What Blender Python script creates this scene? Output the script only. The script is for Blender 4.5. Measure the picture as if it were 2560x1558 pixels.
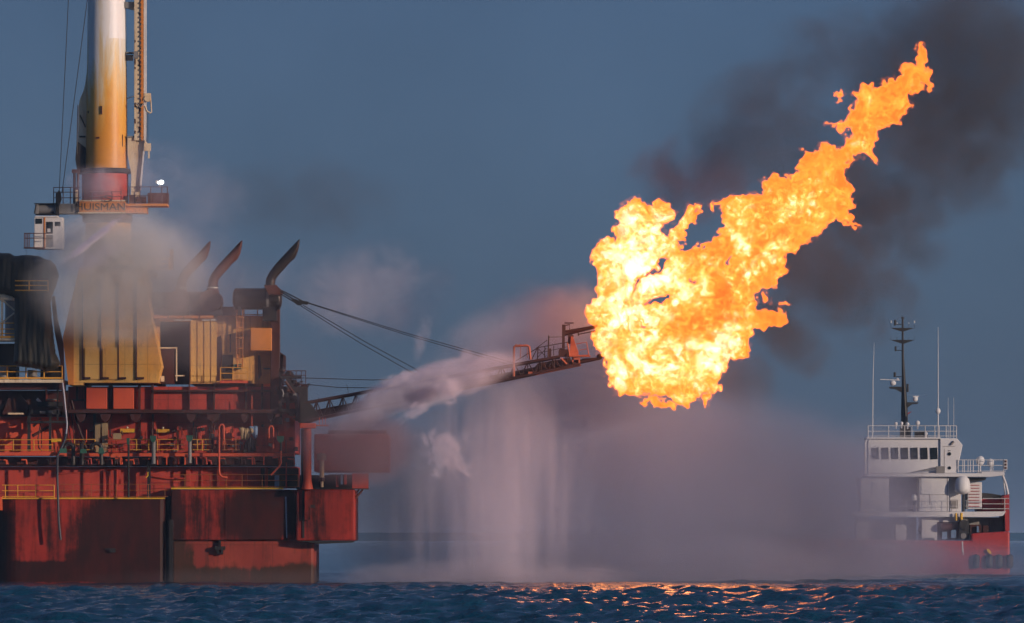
import bpy, bmesh, math, random
import numpy as np
from mathutils import Vector, Matrix
for _o in list(bpy.data.objects): bpy.data.objects.remove(_o)
SC = bpy.context.scene
COL = SC.collection
R = math.radians
# ------------------------------------------------------------------ camera
FPX, DIST, CAMH, HORIZ = 18000.0, 600.0, 3.6, 1351.0     # photo pixels (2560 wide)
cam_d = bpy.data.cameras.new('camera'); cam = bpy.data.objects.new('camera', cam_d); COL.objects.link(cam)
cam.location = (0, -DIST, CAMH); cam.rotation_euler = (R(90), 0, 0)
cam_d.sensor_width = 36.0; cam_d.lens = 36.0 * FPX / 2560.0
cam_d.shift_y = (HORIZ - 779.0) / 2560.0
cam_d.clip_start = 1.0; cam_d.clip_end = 60000.0
SC.camera = cam
# ------------------------------------------------------------------ sky and sun
SUN_AZ, SUN_EL = R(128), R(11)        # azimuth clockwise from +Y
w = bpy.data.worlds.new('World'); SC.world = w; w.use_nodes = True
nt = w.node_tree; nt.nodes.clear()
sky = nt.nodes.new('ShaderNodeTexSky'); sky.sky_type = 'NISHITA'; sky.sun_disc = False
sky.sun_elevation = SUN_EL; sky.sun_rotation = SUN_AZ
sky.air_density = 1.0; sky.dust_density = 1.0; sky.ozone_density = 3.0
mx = nt.nodes.new('ShaderNodeMix'); mx.data_type = 'RGBA'; mx.blend_type = 'MULTIPLY'; mx.inputs[0].default_value = 1.0
mx.inputs[7].default_value = (0.32, 0.40, 0.72, 1)
bg = nt.nodes.new('ShaderNodeBackground'); bg.inputs['Strength'].default_value = 0.10
wo = nt.nodes.new('ShaderNodeOutputWorld')
nt.links.new(sky.outputs[0], mx.inputs[6]); mc = nt.nodes.new('ShaderNodeMix'); mc.data_type = 'RGBA'; mc.inputs[0].default_value = 0.6; mc.inputs[7].default_value = (0.60, 1.07, 1.85, 1)
nt.links.new(mx.outputs[2], mc.inputs[6]); tcw = nt.nodes.new('ShaderNodeTexCoord'); nzw = nt.nodes.new('ShaderNodeTexNoise'); nzw.inputs['Scale'].default_value = 26.0; nzw.inputs['Detail'].default_value = 5.0
rw = nt.nodes.new('ShaderNodeMapRange'); rw.inputs[1].default_value = 0.25; rw.inputs[2].default_value = 0.75; rw.inputs[3].default_value = 0.90; rw.inputs[4].default_value = 1.10
vs_ = nt.nodes.new('ShaderNodeVectorMath'); vs_.operation = 'SCALE'
nt.links.new(tcw.outputs['Generated'], nzw.inputs['Vector']); nt.links.new(nzw.outputs[0], rw.inputs[0]); nt.links.new(mc.outputs[2], vs_.inputs[0]); nt.links.new(rw.outputs[0], vs_.inputs['Scale'])
nt.links.new(vs_.outputs[0], bg.inputs[0]); nt.links.new(bg.outputs[0], wo.inputs[0])
sd = bpy.data.lights.new('sun', 'SUN'); sd.energy = 2.9; sd.angle = R(0.53); sd.color = (1.0, 0.78, 0.62)
sun = bpy.data.objects.new('sun', sd); COL.objects.link(sun)
tosun = Vector((math.sin(SUN_AZ) * math.cos(SUN_EL), math.cos(SUN_AZ) * math.cos(SUN_EL), math.sin(SUN_EL)))
sun.rotation_euler = tosun.to_track_quat('Z', 'Y').to_euler(); sun.location = tosun * 300
SC.view_settings.view_transform = 'Standard'; SC.view_settings.look = 'None'
SC.view_settings.exposure = 0.0; SC.view_settings.gamma = 1.0; SC.view_settings.use_curve_mapping = False
cy = SC.cycles
cy.use_denoising = True; cy.use_adaptive_sampling = True; cy.adaptive_threshold = 0.04; cy.adaptive_min_samples = 24; cy.max_bounces = 6; cy.diffuse_bounces = 2; cy.glossy_bounces = 3; cy.transmission_bounces = 3
cy.volume_bounces = 2; cy.transparent_max_bounces = 64; cy.volume_max_steps = 256; cy.volume_step_rate = 1.0
cy.sample_clamp_indirect = 6.0
try: cy.denoiser = 'OPENIMAGEDENOISE'
except Exception: pass

# ------------------------------------------------------------------ helpers
def X(px, y=0.0): return (px - 1280.0) / FPX * (DIST + y)
def Z(py, y=0.0): return CAMH + (HORIZ - py) / FPX * (DIST + y)
def P(px, py, y=0.0): return Vector((X(px, y), y, Z(py, y)))
def tag(o, label=None, cat=None, group=None, kind=None):
    if label: o['label'] = label
    if cat: o['category'] = cat
    if group: o['group'] = group
    if kind: o['kind'] = kind
    return o
def empty(name, loc=(0, 0, 0)):
    o = bpy.data.objects.new(name, None); COL.objects.link(o); o.location = loc; o.empty_display_size = 0.5; return o
def link_mesh(name, me, mat=None, parent=None):
    o = bpy.data.objects.new(name, me); COL.objects.link(o)
    if mat: me.materials.append(mat)
    if parent:
        o.parent = parent; o.matrix_parent_inverse = Matrix.Translation(-parent_loc(parent))
    return o
def parent_loc(p):
    v = Vector((0, 0, 0)); q = p
    while q is not None:
        v += q.location; q = q.parent if False else None
    return v
# node helpers
class N:
    def __init__(s, name):
        s.m = bpy.data.materials.new(name); s.m.use_nodes = True; s.t = s.m.node_tree; s.t.nodes.clear()
        s.out = s.t.nodes.new('ShaderNodeOutputMaterial')
    def n(s, typ, ins=None, **kw):
        k = s.t.nodes.new(typ)
        for a, b in kw.items(): setattr(k, a, b)
        for a, b in (ins or {}).items():
            sock = k.inputs[a]
            if isinstance(b, bpy.types.NodeSocket): s.t.links.new(b, sock)
            else: sock.default_value = b
        return k
    def math(s, op, a, b=0.0, c=0.0, clamp=False):
        return s.n('ShaderNodeMath', {0: a, 1: b, 2: c}, operation=op, use_clamp=clamp).outputs[0]
    def mix(s, f, a, b, blend='MIX'):
        return s.n('ShaderNodeMix', {0: f, 6: a, 7: b}, data_type='RGBA', blend_type=blend).outputs[2]
    def ramp(s, f, stops, interp='LINEAR'):
        r = s.n('ShaderNodeValToRGB', {0: f}); cr = r.color_ramp; cr.interpolation = interp
        while len(cr.elements) < len(stops): cr.elements.new(0.5)
        for e, (p, c) in zip(cr.elements, stops): e.position = p; e.color = (c + (1,))[:4] if isinstance(c, tuple) else (c, c, c, 1)
        return r.outputs[0]
    def noise(s, vec, scale, detail=4, rough=0.5, dist=0.0):
        return s.n('ShaderNodeTexNoise', {'Vector': vec, 'Scale': scale, 'Detail': detail, 'Roughness': rough, 'Distortion': dist}).outputs[0]
    def pos(s, scale=(1, 1, 1), off=(0, 0, 0)):
        g = s.n('ShaderNodeNewGeometry').outputs['Position']
        return s.n('ShaderNodeMapping', {0: g, 1: off, 3: scale}).outputs[0]
    def surf(s, sh): s.t.links.new(sh, s.out.inputs['Surface']); return s.m
    def vol(s, sh): s.t.links.new(sh, s.out.inputs['Volume']); return s.m

def poly_sd(poly, gx, gz):
    """signed distance, positive inside, all in pixels"""
    p = np.array(poly, float); q = np.roll(p, -1, 0); best = np.full(gx.shape, 1e9); ins = np.zeros(gx.shape, bool)
    for (x0, y0), (x1, y1) in zip(p, q):
        dx, dy = x1 - x0, y1 - y0; t = np.clip(((gx - x0) * dx + (gz - y0) * dy) / (dx * dx + dy * dy + 1e-9), 0, 1)
        best = np.minimum(best, np.hypot(gx - x0 - t * dx, gz - y0 - t * dy))
        if y0 != y1:
            c = ((gz >= min(y0, y1)) & (gz < max(y0, y1))) & (gx < x0 + (gz - y0) / (y1 - y0) * dx)
            ins ^= c
    return np.where(ins, best, -best)
# ------------------------------------------------------------------ sea
def fft_tile(n, L, seed, peak, wind, lo, hi, spread=2.0):
    rng = np.random.default_rng(seed)
    k = np.fft.fftfreq(n, L / n) * 2 * np.pi
    kx, ky = np.meshgrid(k, k, indexing='ij'); kk = np.hypot(kx, ky); kk[0, 0] = 1
    lam = 2 * np.pi / kk
    a = kk ** -2.0 * np.exp(-(lam / peak) ** 2 * 0.0) * ((lam > lo) & (lam < hi))
    c = np.abs((kx * math.cos(wind) + ky * math.sin(wind)) / kk) ** spread
    a = a * (0.25 + c)
    f = a * (rng.normal(size=(n, n)) + 1j * rng.normal(size=(n, n)))
    h = np.real(np.fft.ifft2(f)); h /= h.std()
    return h
def samp(t, L, x, y):
    n = t.shape[0]; u = (x / L * n) % n; v = (y / L * n) % n
    i = u.astype(int) % n; j = v.astype(int) % n; a = u - np.floor(u); b = v - np.floor(v); i1 = (i + 1) % n; j1 = (j + 1) % n
    return (t[i, j] * (1 - a) + t[i1, j] * a) * (1 - b) + (t[i, j1] * (1 - a) + t[i1, j1] * a) * b
def build_sea():
    # rows: fine between 230 m and 700 m from the camera, then coarser out to the horizon
    d = [-200.0, 0.0, 60.0, 120.0, 180.0, 220.0]; s = 230.0
    while s < 760: d.append(s); s += 0.42 * (s / 300.0)
    while s < 30000: d.append(s); s *= 1.03
    d.append(40000.0)
    d = np.array(d); nu = 900
    u = np.linspace(-1, 1, nu); u = u * 0.105
    D, U = np.meshgrid(d, u, indexing='ij')
    Xw = U * np.maximum(D, 150.0); Yw = D - DIST
    wide = np.linspace(-1, 1, nu)
    far = np.clip((D - 760) / 2000, 0, 1)
    Xw = Xw + far * wide[None, :] ** 3 * D * 0.5
    # side skirts so that the sheet also fills a view from a step aside
    Xw[:, 0] -= 400 + D[:, 0] * 1.0; Xw[:, -1] += 400 + D[:, 0] * 1.0
    t1 = fft_tile(1024, 150.0, 3, 1, R(78), 0.45, 6.0, 3.0)
    t2 = fft_tile(512, 230.0, 5, 1, R(75), 5.0, 24.0, 4.0)
    t1b = fft_tile(1024, 97.0, 9, 1, R(100), 0.35, 4.0, 1.0)
    near = np.clip((565 - D) / 60, 0.35, 1)
    H = (0.135 * samp(t1, 150.0, Xw, Yw) + 0.075 * samp(t1b, 97.0, Xw, Yw)) * near + (0.06 + 0.09 * np.clip((545 - D) / 60, 0, 1)) * samp(t2, 230.0, Xw, Yw)
    fade = np.clip((1200 - D) / 500, 0, 1) * np.clip((D - 100) / 100, 0, 1)
    H = H * fade
    # one long swell whose crest stands a little in front of the platform
    cr = (Yw - (-52 - 6 * np.sin(Xw / 17.0) + 0.10 * Xw)) / 16.0
    H = H + (0.16 + 0.05 * np.sin(Xw / 9.0 + 1) + 0.06 * np.sin(Xw / 4.1) + 0.004 * Xw) * np.exp(-cr ** 2)
    H[:, 0] = -0.5; H[:, -1] = -0.5
    nr = len(d)
    co = np.stack([Xw, Yw, H], -1).reshape(-1, 3).astype(np.float32)
    i = np.arange(nr - 1)[:, None] * nu + np.arange(nu - 1)[None, :]
    q = np.stack([i, i + 1, i + nu + 1, i + nu], -1).reshape(-1, 4)
    me = bpy.data.meshes.new('sea'); me.vertices.add(len(co)); me.vertices.foreach_set('co', co.ravel())
    me.loops.add(q.size); me.loops.foreach_set('vertex_index', q.ravel().astype(np.int32))
    me.polygons.add(len(q)); me.polygons.foreach_set('loop_start', (np.arange(len(q)) * 4).astype(np.int32))
    me.polygons.foreach_set('use_smooth', np.ones(len(q), bool)); me.update(calc_edges=True)
    k = N('sea_water')
    p1 = k.pos((1, 0.5, 1)); n1 = k.noise(p1, 2.2, 5, 0.6); n2 = k.noise(k.pos((1, 0.35, 1)), 0.12, 3, 0.5)
    bmp = k.n('ShaderNodeBump', {'Strength': 0.8, 'Distance': 0.3, 'Height': n1}).outputs[0]
    colr = k.mix(n2, (0.002, 0.035, 0.075, 1), (0.003, 0.065, 0.12, 1))
    b = k.n('ShaderNodeBsdfPrincipled', {'Base Color': colr, 'Roughness': 0.12, 'IOR': 1.333, 'Normal': bmp})
    o = link_mesh('sea', me, k.surf(b.outputs[0])); tag(o, kind='structure')
build_sea()

def build_haze():
    bm = bmesh.new(); bmesh.ops.create_cube(bm, size=1.0); me = bpy.data.meshes.new('haze'); bm.to_mesh(me); bm.free()
    k = N('haze_air'); o = link_mesh('haze', me, k.vol(k.n('ShaderNodeVolumePrincipled', {'Color': (0.42, 0.60, 0.85, 1), 'Density': 0.00009}).outputs[0]))
    o.scale = (160000, 82000, 70); o.location = (0, 20000, 32); tag(o, kind='stuff')
build_haze()
# ------------------------------------------------------------------ mesh builder (pixel x, metre depth, pixel z)
def root_loc(o):
    v = Vector((0, 0, 0))
    while o is not None: v += o.location; o = o.parent
    return v
SPLIT = set('''wall_post exhaust_trunk tower_leg bulkhead_rib edge_bracket haunch pipe_run standpipe bay_panel bay_strut bay_brace awning roof_slab roof_trim cladding wall_fitting rust_streak housing_rib louvre front_panel instrument_box box_panel cable_tray wall_stringer casing_plate gallery_deck stringer rung locker brace tensioner sheave_block jib_bracket winch_house window_frame deck_machinery deck_gear barrel lower_house crane_leg panel middle_house mast_lamp crosstree whip_aerial signal_lens deck_brace mast_base roof_plant wing_deck wing_machinery hoist_wire hanging_cable mast_bolt valve_cabinet bulwark post deck_soffit opening_and_door pipe_bundle landing back_fin_edge anode radar supply_pipe cradle'''.split())
class MB:
    def __init__(s, dy=0.0): s.v = []; s.f = []; s.dy = dy; s.sm = []; s.pc = []
    def q(s, px, py, y): y += s.dy; return Vector((X(px, s.dy), y, Z(py, s.dy)))
    def add(s, vs, fs, smooth=False, same=False):
        n = len(s.v)
        if not same: s.pc.append((n, len(s.f)))
        s.v += [tuple(a) for a in vs]; s.f += [tuple(i + n for i in f) for f in fs]; s.sm += [smooth] * len(fs); return s
    def box(s, x0, x1, z0, z1, y0, y1):
        return s.prism([(x0, z0), (x1, z0), (x1, z1), (x0, z1)], y0, y1)
    def prism(s, pts, y0, y1):
        n = len(pts); a = sum(pts[i][0] * pts[(i + 1) % n][1] - pts[(i + 1) % n][0] * pts[i][1] for i in range(n))
        if a < 0: pts = pts[::-1]
        f = [s.q(x, z, y0) for x, z in pts]; b = [s.q(x, z, y1) for x, z in pts]
        return s.add(f + b, [tuple(range(n))[::-1], tuple(range(n, 2 * n))] + [(i, (i + 1) % n, n + (i + 1) % n, n + i) for i in range(n)])
    def plan(s, pts, z0, z1):
        """a plan outline of (px, y) pairs raised from z1 up to z0"""
        n = len(pts); a = sum(pts[i][0] * pts[(i + 1) % n][1] - pts[(i + 1) % n][0] * pts[i][1] for i in range(n))
        if a < 0: pts = pts[::-1]
        t = [s.q(x, z0, y) for x, y in pts]; b = [s.q(x, z1, y) for x, y in pts]
        return s.add(b + t, [tuple(range(n))[::-1], tuple(range(n, 2 * n))] + [(i, (i + 1) % n, n + (i + 1) % n, n + i) for i in range(n)])
    def tubew(s, pts, r, seg=8, caps=True):
        """tube through world points; r a number or a list"""
        pts = [Vector(p) for p in pts]; n = len(pts); rr = r if isinstance(r, (list, tuple)) else [r] * n
        vs = []; prev = None
        for i, p in enumerate(pts):
            t = (pts[min(i + 1, n - 1)] - pts[max(i - 1, 0)]).normalized()
            if prev is None:
                u = t.cross(Vector((0, 1, 0)));
                if u.length < 0.1: u = t.cross(Vector((1, 0, 0)))
            else: u = prev - t * prev.dot(t)
            u.normalize(); prev = u; w_ = t.cross(u)
            vs += [p + (u * math.cos(2 * math.pi * k / seg) + w_ * math.sin(2 * math.pi * k / seg)) * rr[i] for k in range(seg)]
        fs = [(i * seg + k, i * seg + (k + 1) % seg, (i + 1) * seg + (k + 1) % seg, (i + 1) * seg + k) for i in range(n - 1) for k in range(seg)]
        s.add(vs, fs, True)
        if caps: s.add(vs[:seg], [tuple(range(seg))[::-1]], False, True); s.add(vs[-seg:], [tuple(range(seg))], False, True)
        return s
    def tube(s, pts, r, y=0.0, seg=8):
        """pts: (px,py) or (px,py,y); r in metres"""
        return s.tubew([s.q(p[0], p[1], p[2] if len(p) > 2 else y) for p in pts], r, seg)
    def cylx(s, x0, x1, zc, r, y, seg=20): return s.tube([(x0, zc), (x1, zc)], r, y, seg)
    def cylz(s, xc, z0, z1, r, y, seg=20): return s.tube([(xc, z0), (xc, z1)], r, y, seg)
    def cyly(s, xc, zc, r, y0, y1, seg=20): return s.tube([(xc, zc, y0), (xc, zc, y1)], r, 0, seg)
    def ball(s, xc, zc, r, y, sx=1, sz=1, seg=14):
        c = s.q(xc, zc, y); vs = []; fs = []; m = seg // 2
        for i in range(m + 1):
            a = math.pi * i / m
            for k in range(seg):
                b = 2 * math.pi * k / seg; vs.append(c + Vector((math.sin(a) * math.cos(b) * r * sx, math.sin(a) * math.sin(b) * r, math.cos(a) * r * sz)))
        for i in range(m):
            for k in range(seg): fs.append((i * seg + k, (i + 1) * seg + k, (i + 1) * seg + (k + 1) % seg, i * seg + (k + 1) % seg))
        return s.add(vs, fs, True)
    def lathe(s, xc, y, prof, seg=24):
        """prof: list of (radius_m, py) from top to bottom"""
        vs = []; fs = []
        for r, pz in prof:
            c = s.q(xc, pz, y)
            for k in range(seg):
                b = 2 * math.pi * k / seg; vs.append(c + Vector((math.cos(b) * r, math.sin(b) * r, 0)))
        for i in range(len(prof) - 1):
            for k in range(seg): fs.append((i * seg + k, (i + 1) * seg + k, (i + 1) * seg + (k + 1) % seg, i * seg + (k + 1) % seg))
        s.add(vs, fs, True); s.add(vs[:seg], [tuple(range(seg))], False, True); s.add(vs[-seg:], [tuple(range(seg))[::-1]], False, True)
        return s
    def build(s, name, mat, parent=None, bevel=0.0):
        if name in SPLIT and len(s.pc) > 1:      # every piece of these is a part of its own
            r = None; e = s.pc[1:] + [(len(s.v), len(s.f))]
            for (v0, f0), (v1, f1) in zip(s.pc, e):
                q = MB(s.dy); q.v = s.v[v0:v1]; q.f = [tuple(i - v0 for i in f) for f in s.f[f0:f1]]; q.sm = s.sm[f0:f1]
                o = q.build(name, mat, parent, bevel); r = r or o
            return r
        me = bpy.data.meshes.new(name); L = root_loc(parent) if parent else Vector((0, 0, 0))
        me.from_pydata([tuple(Vector(a) - L) for a in s.v], [], s.f); me.validate(); me.polygons.foreach_set('use_smooth', s.sm[:len(me.polygons)] + [False] * max(0, len(me.polygons) - len(s.sm))); me.update()
        me.materials.append(mat); o = bpy.data.objects.new(name, me); COL.objects.link(o)
        if parent: o.parent = parent
        if bevel:
            b = o.modifiers.new('bevel', 'BEVEL'); b.width = bevel; b.segments = 2; b.limit_method = 'ANGLE'
        return o
def thing(name, label, cat, loc, group=None):
    return tag(empty(name, loc), label, cat, group)
# ------------------------------------------------------------------ paint materials
def paint(name, c, dirt_shade=(0.03, 0.02, 0.018), amt=0.5, c2=None, rough=0.55, streak=1.0, spots=(), metal=0.0, plates=0.0, lines=0.05):
    """weathered paint: patches of a second tone, streaks running down, dark stains and painted shade at given places (px, py, rx, rz, strength)"""
    k = N(name)
    c4 = tuple(c) + (1,); c2 = tuple(c2 or tuple(v * 0.72 for v in c)) + (1,); d4 = tuple(dirt_shade) + (1,)
    big = k.noise(k.pos((1, 1, 0.6)), 0.35, 4, 0.6); col_ = k.mix(k.ramp(big, [(0.38, 0.0), (0.62, 1.0)]), c4, c2)
    st = k.noise(k.pos((1.3 * streak, 1.3 * streak, 0.10)), 1.6, 5, 0.65)
    st2 = k.noise(k.pos((1, 1, 0.8)), 1.8, 5, 0.7)
    v = k.math('ADD', k.math('MULTIPLY', st, 0.65), k.math('MULTIPLY', st2, 0.35))
    if spots:
        g = k.n('ShaderNodeNewGeometry').outputs['Position']
        for (px, py, rx, rz, s_) in spots:
            p = P(px, py, 0)
            d = k.n('ShaderNodeVectorMath', {0: g, 1: (p.x, 0, p.z)}, operation='SUBTRACT').outputs[0]
            d = k.n('ShaderNodeVectorMath', {0: d, 1: (30 / rx, 0, 30 / rz)}, operation='MULTIPLY').outputs[0]
            ln = k.n('ShaderNodeVectorMath', {0: d}, operation='LENGTH').outputs['Value']
            f = k.n('ShaderNodeMapRange', {0: ln, 1: 0.5, 2: 1.25, 3: s_, 4: 0.0}, interpolation_type='SMOOTHSTEP').outputs[0]
            v = k.math('ADD', v, f)
    m = k.n('ShaderNodeMapRange', {0: v, 1: 0.60 - 0.24 * amt, 2: 0.82 - 0.12 * amt, 3: 0.0, 4: 1.0}, interpolation_type='SMOOTHSTEP').outputs[0]
    m = k.math('MULTIPLY', m, 0.94 if spots else min(1.0, 0.55 + 0.4 * amt))
    dv = k.noise(k.pos((1, 1, 0.4)), 0.8, 4, 0.6); d4s = k.mix(k.ramp(dv, [(0.35, 0.0), (0.7, 1.0)]), d4, tuple(a * .90 + b * .10 for a, b in zip(dirt_shade, c)) + (1,)) if spots else d4
    col_ = k.mix(m, col_, d4s)
    if plates:
        g = k.pos((1, 1, 1)); sep = k.n('ShaderNodeSeparateXYZ', {0: g})
        l = None
        for i_, per in ((0, plates), (2, plates * 0.8)):
            fr = k.math('FRACT', k.math('DIVIDE', sep.outputs[i_], per)); e = k.math('LESS_THAN', fr, lines / per)
            l = e if l is None else k.math('MAXIMUM', l, e)
        col_ = k.mix(k.math('MULTIPLY', l, 0.35), col_, d4)
    bmp = k.n('ShaderNodeBump', {'Strength': 0.25, 'Distance': 0.05, 'Height': st2}).outputs[0]
    b = k.n('ShaderNodeBsdfPrincipled', {'Base Color': col_, 'Roughness': rough, 'Metallic': metal, 'Normal': bmp, 'Specular IOR Level': 0.2 if spots else 0.4})
    return k.surf(b.outputs[0])
M = {}
M['hull'] = paint('red_hull_paint', (0.38, 0.036, 0.024), amt=0.7, c2=(0.24, 0.026, 0.018), spots=[(310, 1340, 140, 120, 0.36), (395, 1300, 60, 220, 0.36), (0, 1350, 40, 200, .3), (640, 1290, 110, 80, 0.30), (690, 1240, 60, 130, 0.22), (500, 1300, 30, 90, .14), (200, 1430, 300, 28, 0.3), (520, 1442, 300, 26, 0.22), (130, 1320, 22, 80, 0.12), (790, 1300, 26, 100, 0.15), (60, 1430, 200, 26, 0.3), (300, 1395, 160, 30, .2), (450, 1260, 50, 60, .12)], dirt_shade=(0.007, 0.006, 0.005))  # stains, plus a spot painting the shade on the column's curved left edge
M['hull_low'] = paint('lower_hull_paint', (0.34, 0.062, 0.042), amt=0.45, c2=(0.24, 0.04, 0.028), plates=4.0, spots=[(430, 1400, 60, 90, 0.3), (500, 1442, 400, 26, 0.3), (740, 1436, 90, 30, 0.3)], dirt_shade=(0.03, 0.025, 0.015))
M['red'] = paint('red_deck_paint', (0.52, 0.064, 0.040), amt=0.5, c2=(0.38, 0.044, 0.030), plates=2.4)
M['redbox'] = paint('orange_red_paint', (0.70, 0.115, 0.045), amt=0.2, c2=(0.60, 0.085, 0.038))
M['darkred'] = paint('dark_red_steel', (0.075, 0.018, 0.014), amt=0.8)
M['brown'] = paint('brown_steel', (0.10, 0.03, 0.02), amt=0.5)
M['yellow'] = paint('yellow_ochre_paint', (0.76, 0.37, 0.075), amt=0.35, c2=(0.80, 0.48, 0.14), dirt_shade=(0.16, 0.05, 0.02), plates=1.9)
M['yellow_rust'] = paint('rusty_ochre_paint', (0.78, 0.42, 0.11), amt=0.6, c2=(0.62, 0.33, 0.12), dirt_shade=(0.14, 0.045, 0.025), plates=2.0, streak=2.0)
M['orange'] = paint('orange_ochre_paint', (0.72, 0.26, 0.05), amt=0.3, dirt_shade=(0.2, 0.06, 0.02))
M['rail'] = paint('yellow_rail_paint', (0.85, 0.40, 0.04), amt=0.3, dirt_shade=(0.2, 0.07, 0.02))
M['raildim'] = paint('dull_orange_rail_paint', (0.42, 0.13, 0.03), amt=0.5)
M['cream'] = paint('cream_white_paint', (0.75, 0.66, 0.50), amt=0.55, c2=(0.72, 0.55, 0.34), dirt_shade=(0.22, 0.08, 0.03), streak=2.5)
M['white'] = paint('white_paint', (0.78, 0.76, 0.74), amt=0.15, dirt_shade=(0.35, 0.25, 0.2))
M['shipwhite'] = paint('ship_white_paint', (0.72, 0.72, 0.72), amt=0.25, c2=(0.66, 0.66, 0.68), dirt_shade=(0.4, 0.34, 0.3))
M['grey'] = paint('grey_steel', (0.28, 0.27, 0.26), amt=0.5)
M['dark'] = paint('black_grime_shade_steel', (0.022, 0.02, 0.02), amt=0.4, rough=0.6)  # grimy black, also used to paint shade at the boom foot and gallery wall
M['soot'] = paint('sooty_steel', (0.05, 0.042, 0.04), amt=0.4, rough=0.35, metal=0.3)
M['green'] = paint('dull_green_paint', (0.035, 0.13, 0.09), amt=0.3)
M['hose'] = paint('grey_rubber', (0.05, 0.055, 0.07), amt=0.2, rough=0.35)
M['palehose'] = paint('pale_hose', (0.5, 0.52, 0.62), amt=0.2, rough=0.4)
M['glass'] = paint('dark_glass', (0.015, 0.02, 0.025), amt=0.0, rough=0.12)
M['blue'] = paint('pale_blue_paint', (0.18, 0.30, 0.48), amt=0.2)
M['tan'] = paint('tan_canvas', (0.42, 0.30, 0.16), amt=0.4)
M['sign'] = paint('yellow_sign_paint', (0.85, 0.50, 0.03), amt=0.1)
M['boom'] = paint('shaded_rusty_boom_steel', (0.045, 0.018, 0.015), amt=0.5, rough=0.6)  # rusty tone darkened to carry the shade of the mist
M['boomorange'] = paint('boom_end_orange_plate', (0.36, 0.11, 0.06), amt=0.4)  # orange base colour of the boom end pieces
M['shipred'] = paint('ship_red_hull_paint', (0.45, 0.045, 0.045), amt=0.35, c2=(0.36, 0.035, 0.04), plates=3.5)
M['mastgrey'] = paint('ship_mast_paint', (0.035, 0.035, 0.035), amt=0.2)
M['letter'] = paint('dark_lettering_paint', (0.08, 0.055, 0.04), amt=0.2)
def tarp_mat():
    k = N('olive_tarpaulin'); c = k.mix(k.noise(k.pos((1, 1, .5)), 1.2, 5, .6), (0.012, 0.013, 0.009, 1), (0.045, 0.042, 0.03, 1))
    bmp = k.n('ShaderNodeBump', {'Strength': 0.7, 'Distance': 0.15, 'Height': k.noise(k.pos((2.5, 2.5, .5)), 1.2, 4, .6)}).outputs[0]
    return k.surf(k.n('ShaderNodeBsdfPrincipled', {'Base Color': c, 'Roughness': 0.62, 'Normal': bmp}).outputs[0])
M['tarp'] = tarp_mat()
def mast_mat():
    """white mast paint with a yellow-orange undercoat laid bare in ragged patches lower down"""
    k = N('mast_paint'); g = k.n('ShaderNodeNewGeometry').outputs['Position']; sep = k.n('ShaderNodeSeparateXYZ', {0: g})
    h = k.n('ShaderNodeMapRange', {0: sep.outputs[2], 1: Z(400), 2: Z(60), 3: 1.0, 4: 0.0}).outputs[0]
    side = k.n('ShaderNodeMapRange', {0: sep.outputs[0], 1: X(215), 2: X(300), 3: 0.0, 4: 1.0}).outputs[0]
    a = k.noise(k.pos((1.2, 1.2, 0.14)), 0.8, 5, 0.65, 0.5); b = k.noise(k.pos((1.6, 1.6, 0.5)), 1.6, 4, 0.6, 0.6)
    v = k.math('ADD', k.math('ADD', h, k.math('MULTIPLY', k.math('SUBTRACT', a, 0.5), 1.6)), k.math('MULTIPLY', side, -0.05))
    c = k.ramp(v, [(0.05, (0.80, 0.78, 0.76)), (0.22, (0.74, 0.60, 0.38)), (0.5, (0.78, 0.42, 0.09)), (0.85, (0.72, 0.30, 0.035))])
    # bright repainted patch high on the lit side
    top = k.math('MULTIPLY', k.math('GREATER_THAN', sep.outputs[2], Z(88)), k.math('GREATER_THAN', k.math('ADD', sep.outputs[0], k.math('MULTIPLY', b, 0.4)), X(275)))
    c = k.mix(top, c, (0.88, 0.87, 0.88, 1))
    c = k.mix(k.ramp(b, [(0.66, 0.0), (0.72, 0.55)]), c, (0.62, 0.42, 0.36, 1))
    return k.surf(k.n('ShaderNodeBsdfPrincipled', {'Base Color': c, 'Roughness': 0.45}).outputs[0])
M['mast'] = mast_mat()
def lamp_mat():
    k = N('floodlight_lens'); return k.surf(k.n('ShaderNodeEmission', {0: (0.9, 0.97, 1, 1), 1: 6.0}).outputs[0])
M['lamp'] = lamp_mat()

def text_mesh(name, s, x0, x1, zt, zb, y, mat, parent, dy=0.0):
    cu = bpy.data.curves.new(name, 'FONT'); cu.body = s; cu.extrude = 0.01; cu.size = 1
    t = bpy.data.objects.new(name, cu); COL.objects.link(t); bpy.context.view_layer.update()
    me = bpy.data.meshes.new_from_object(t); bpy.data.objects.remove(t)
    co = np.empty(len(me.vertices) * 3, np.float32); me.vertices.foreach_get('co', co); co = co.reshape(-1, 3)
    lo, hi = co.min(0), co.max(0); L = root_loc(parent)
    a, b = X(x0, dy), X(x1, dy); c, d = Z(zb, dy), Z(zt, dy)
    n = np.empty_like(co); n[:, 0] = a + (co[:, 0] - lo[0]) / (hi[0] - lo[0]) * (b - a) - L.x
    n[:, 2] = c + (co[:, 1] - lo[1]) / (hi[1] - lo[1]) * (d - c) - L.z; n[:, 1] = y + dy - co[:, 2] - L.y
    me.vertices.foreach_set('co', n.ravel()); me.update(); me.name = name; me.materials.clear(); me.materials.append(mat)
    o = bpy.data.objects.new(name, me); COL.objects.link(o); o.parent = parent; return o

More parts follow.
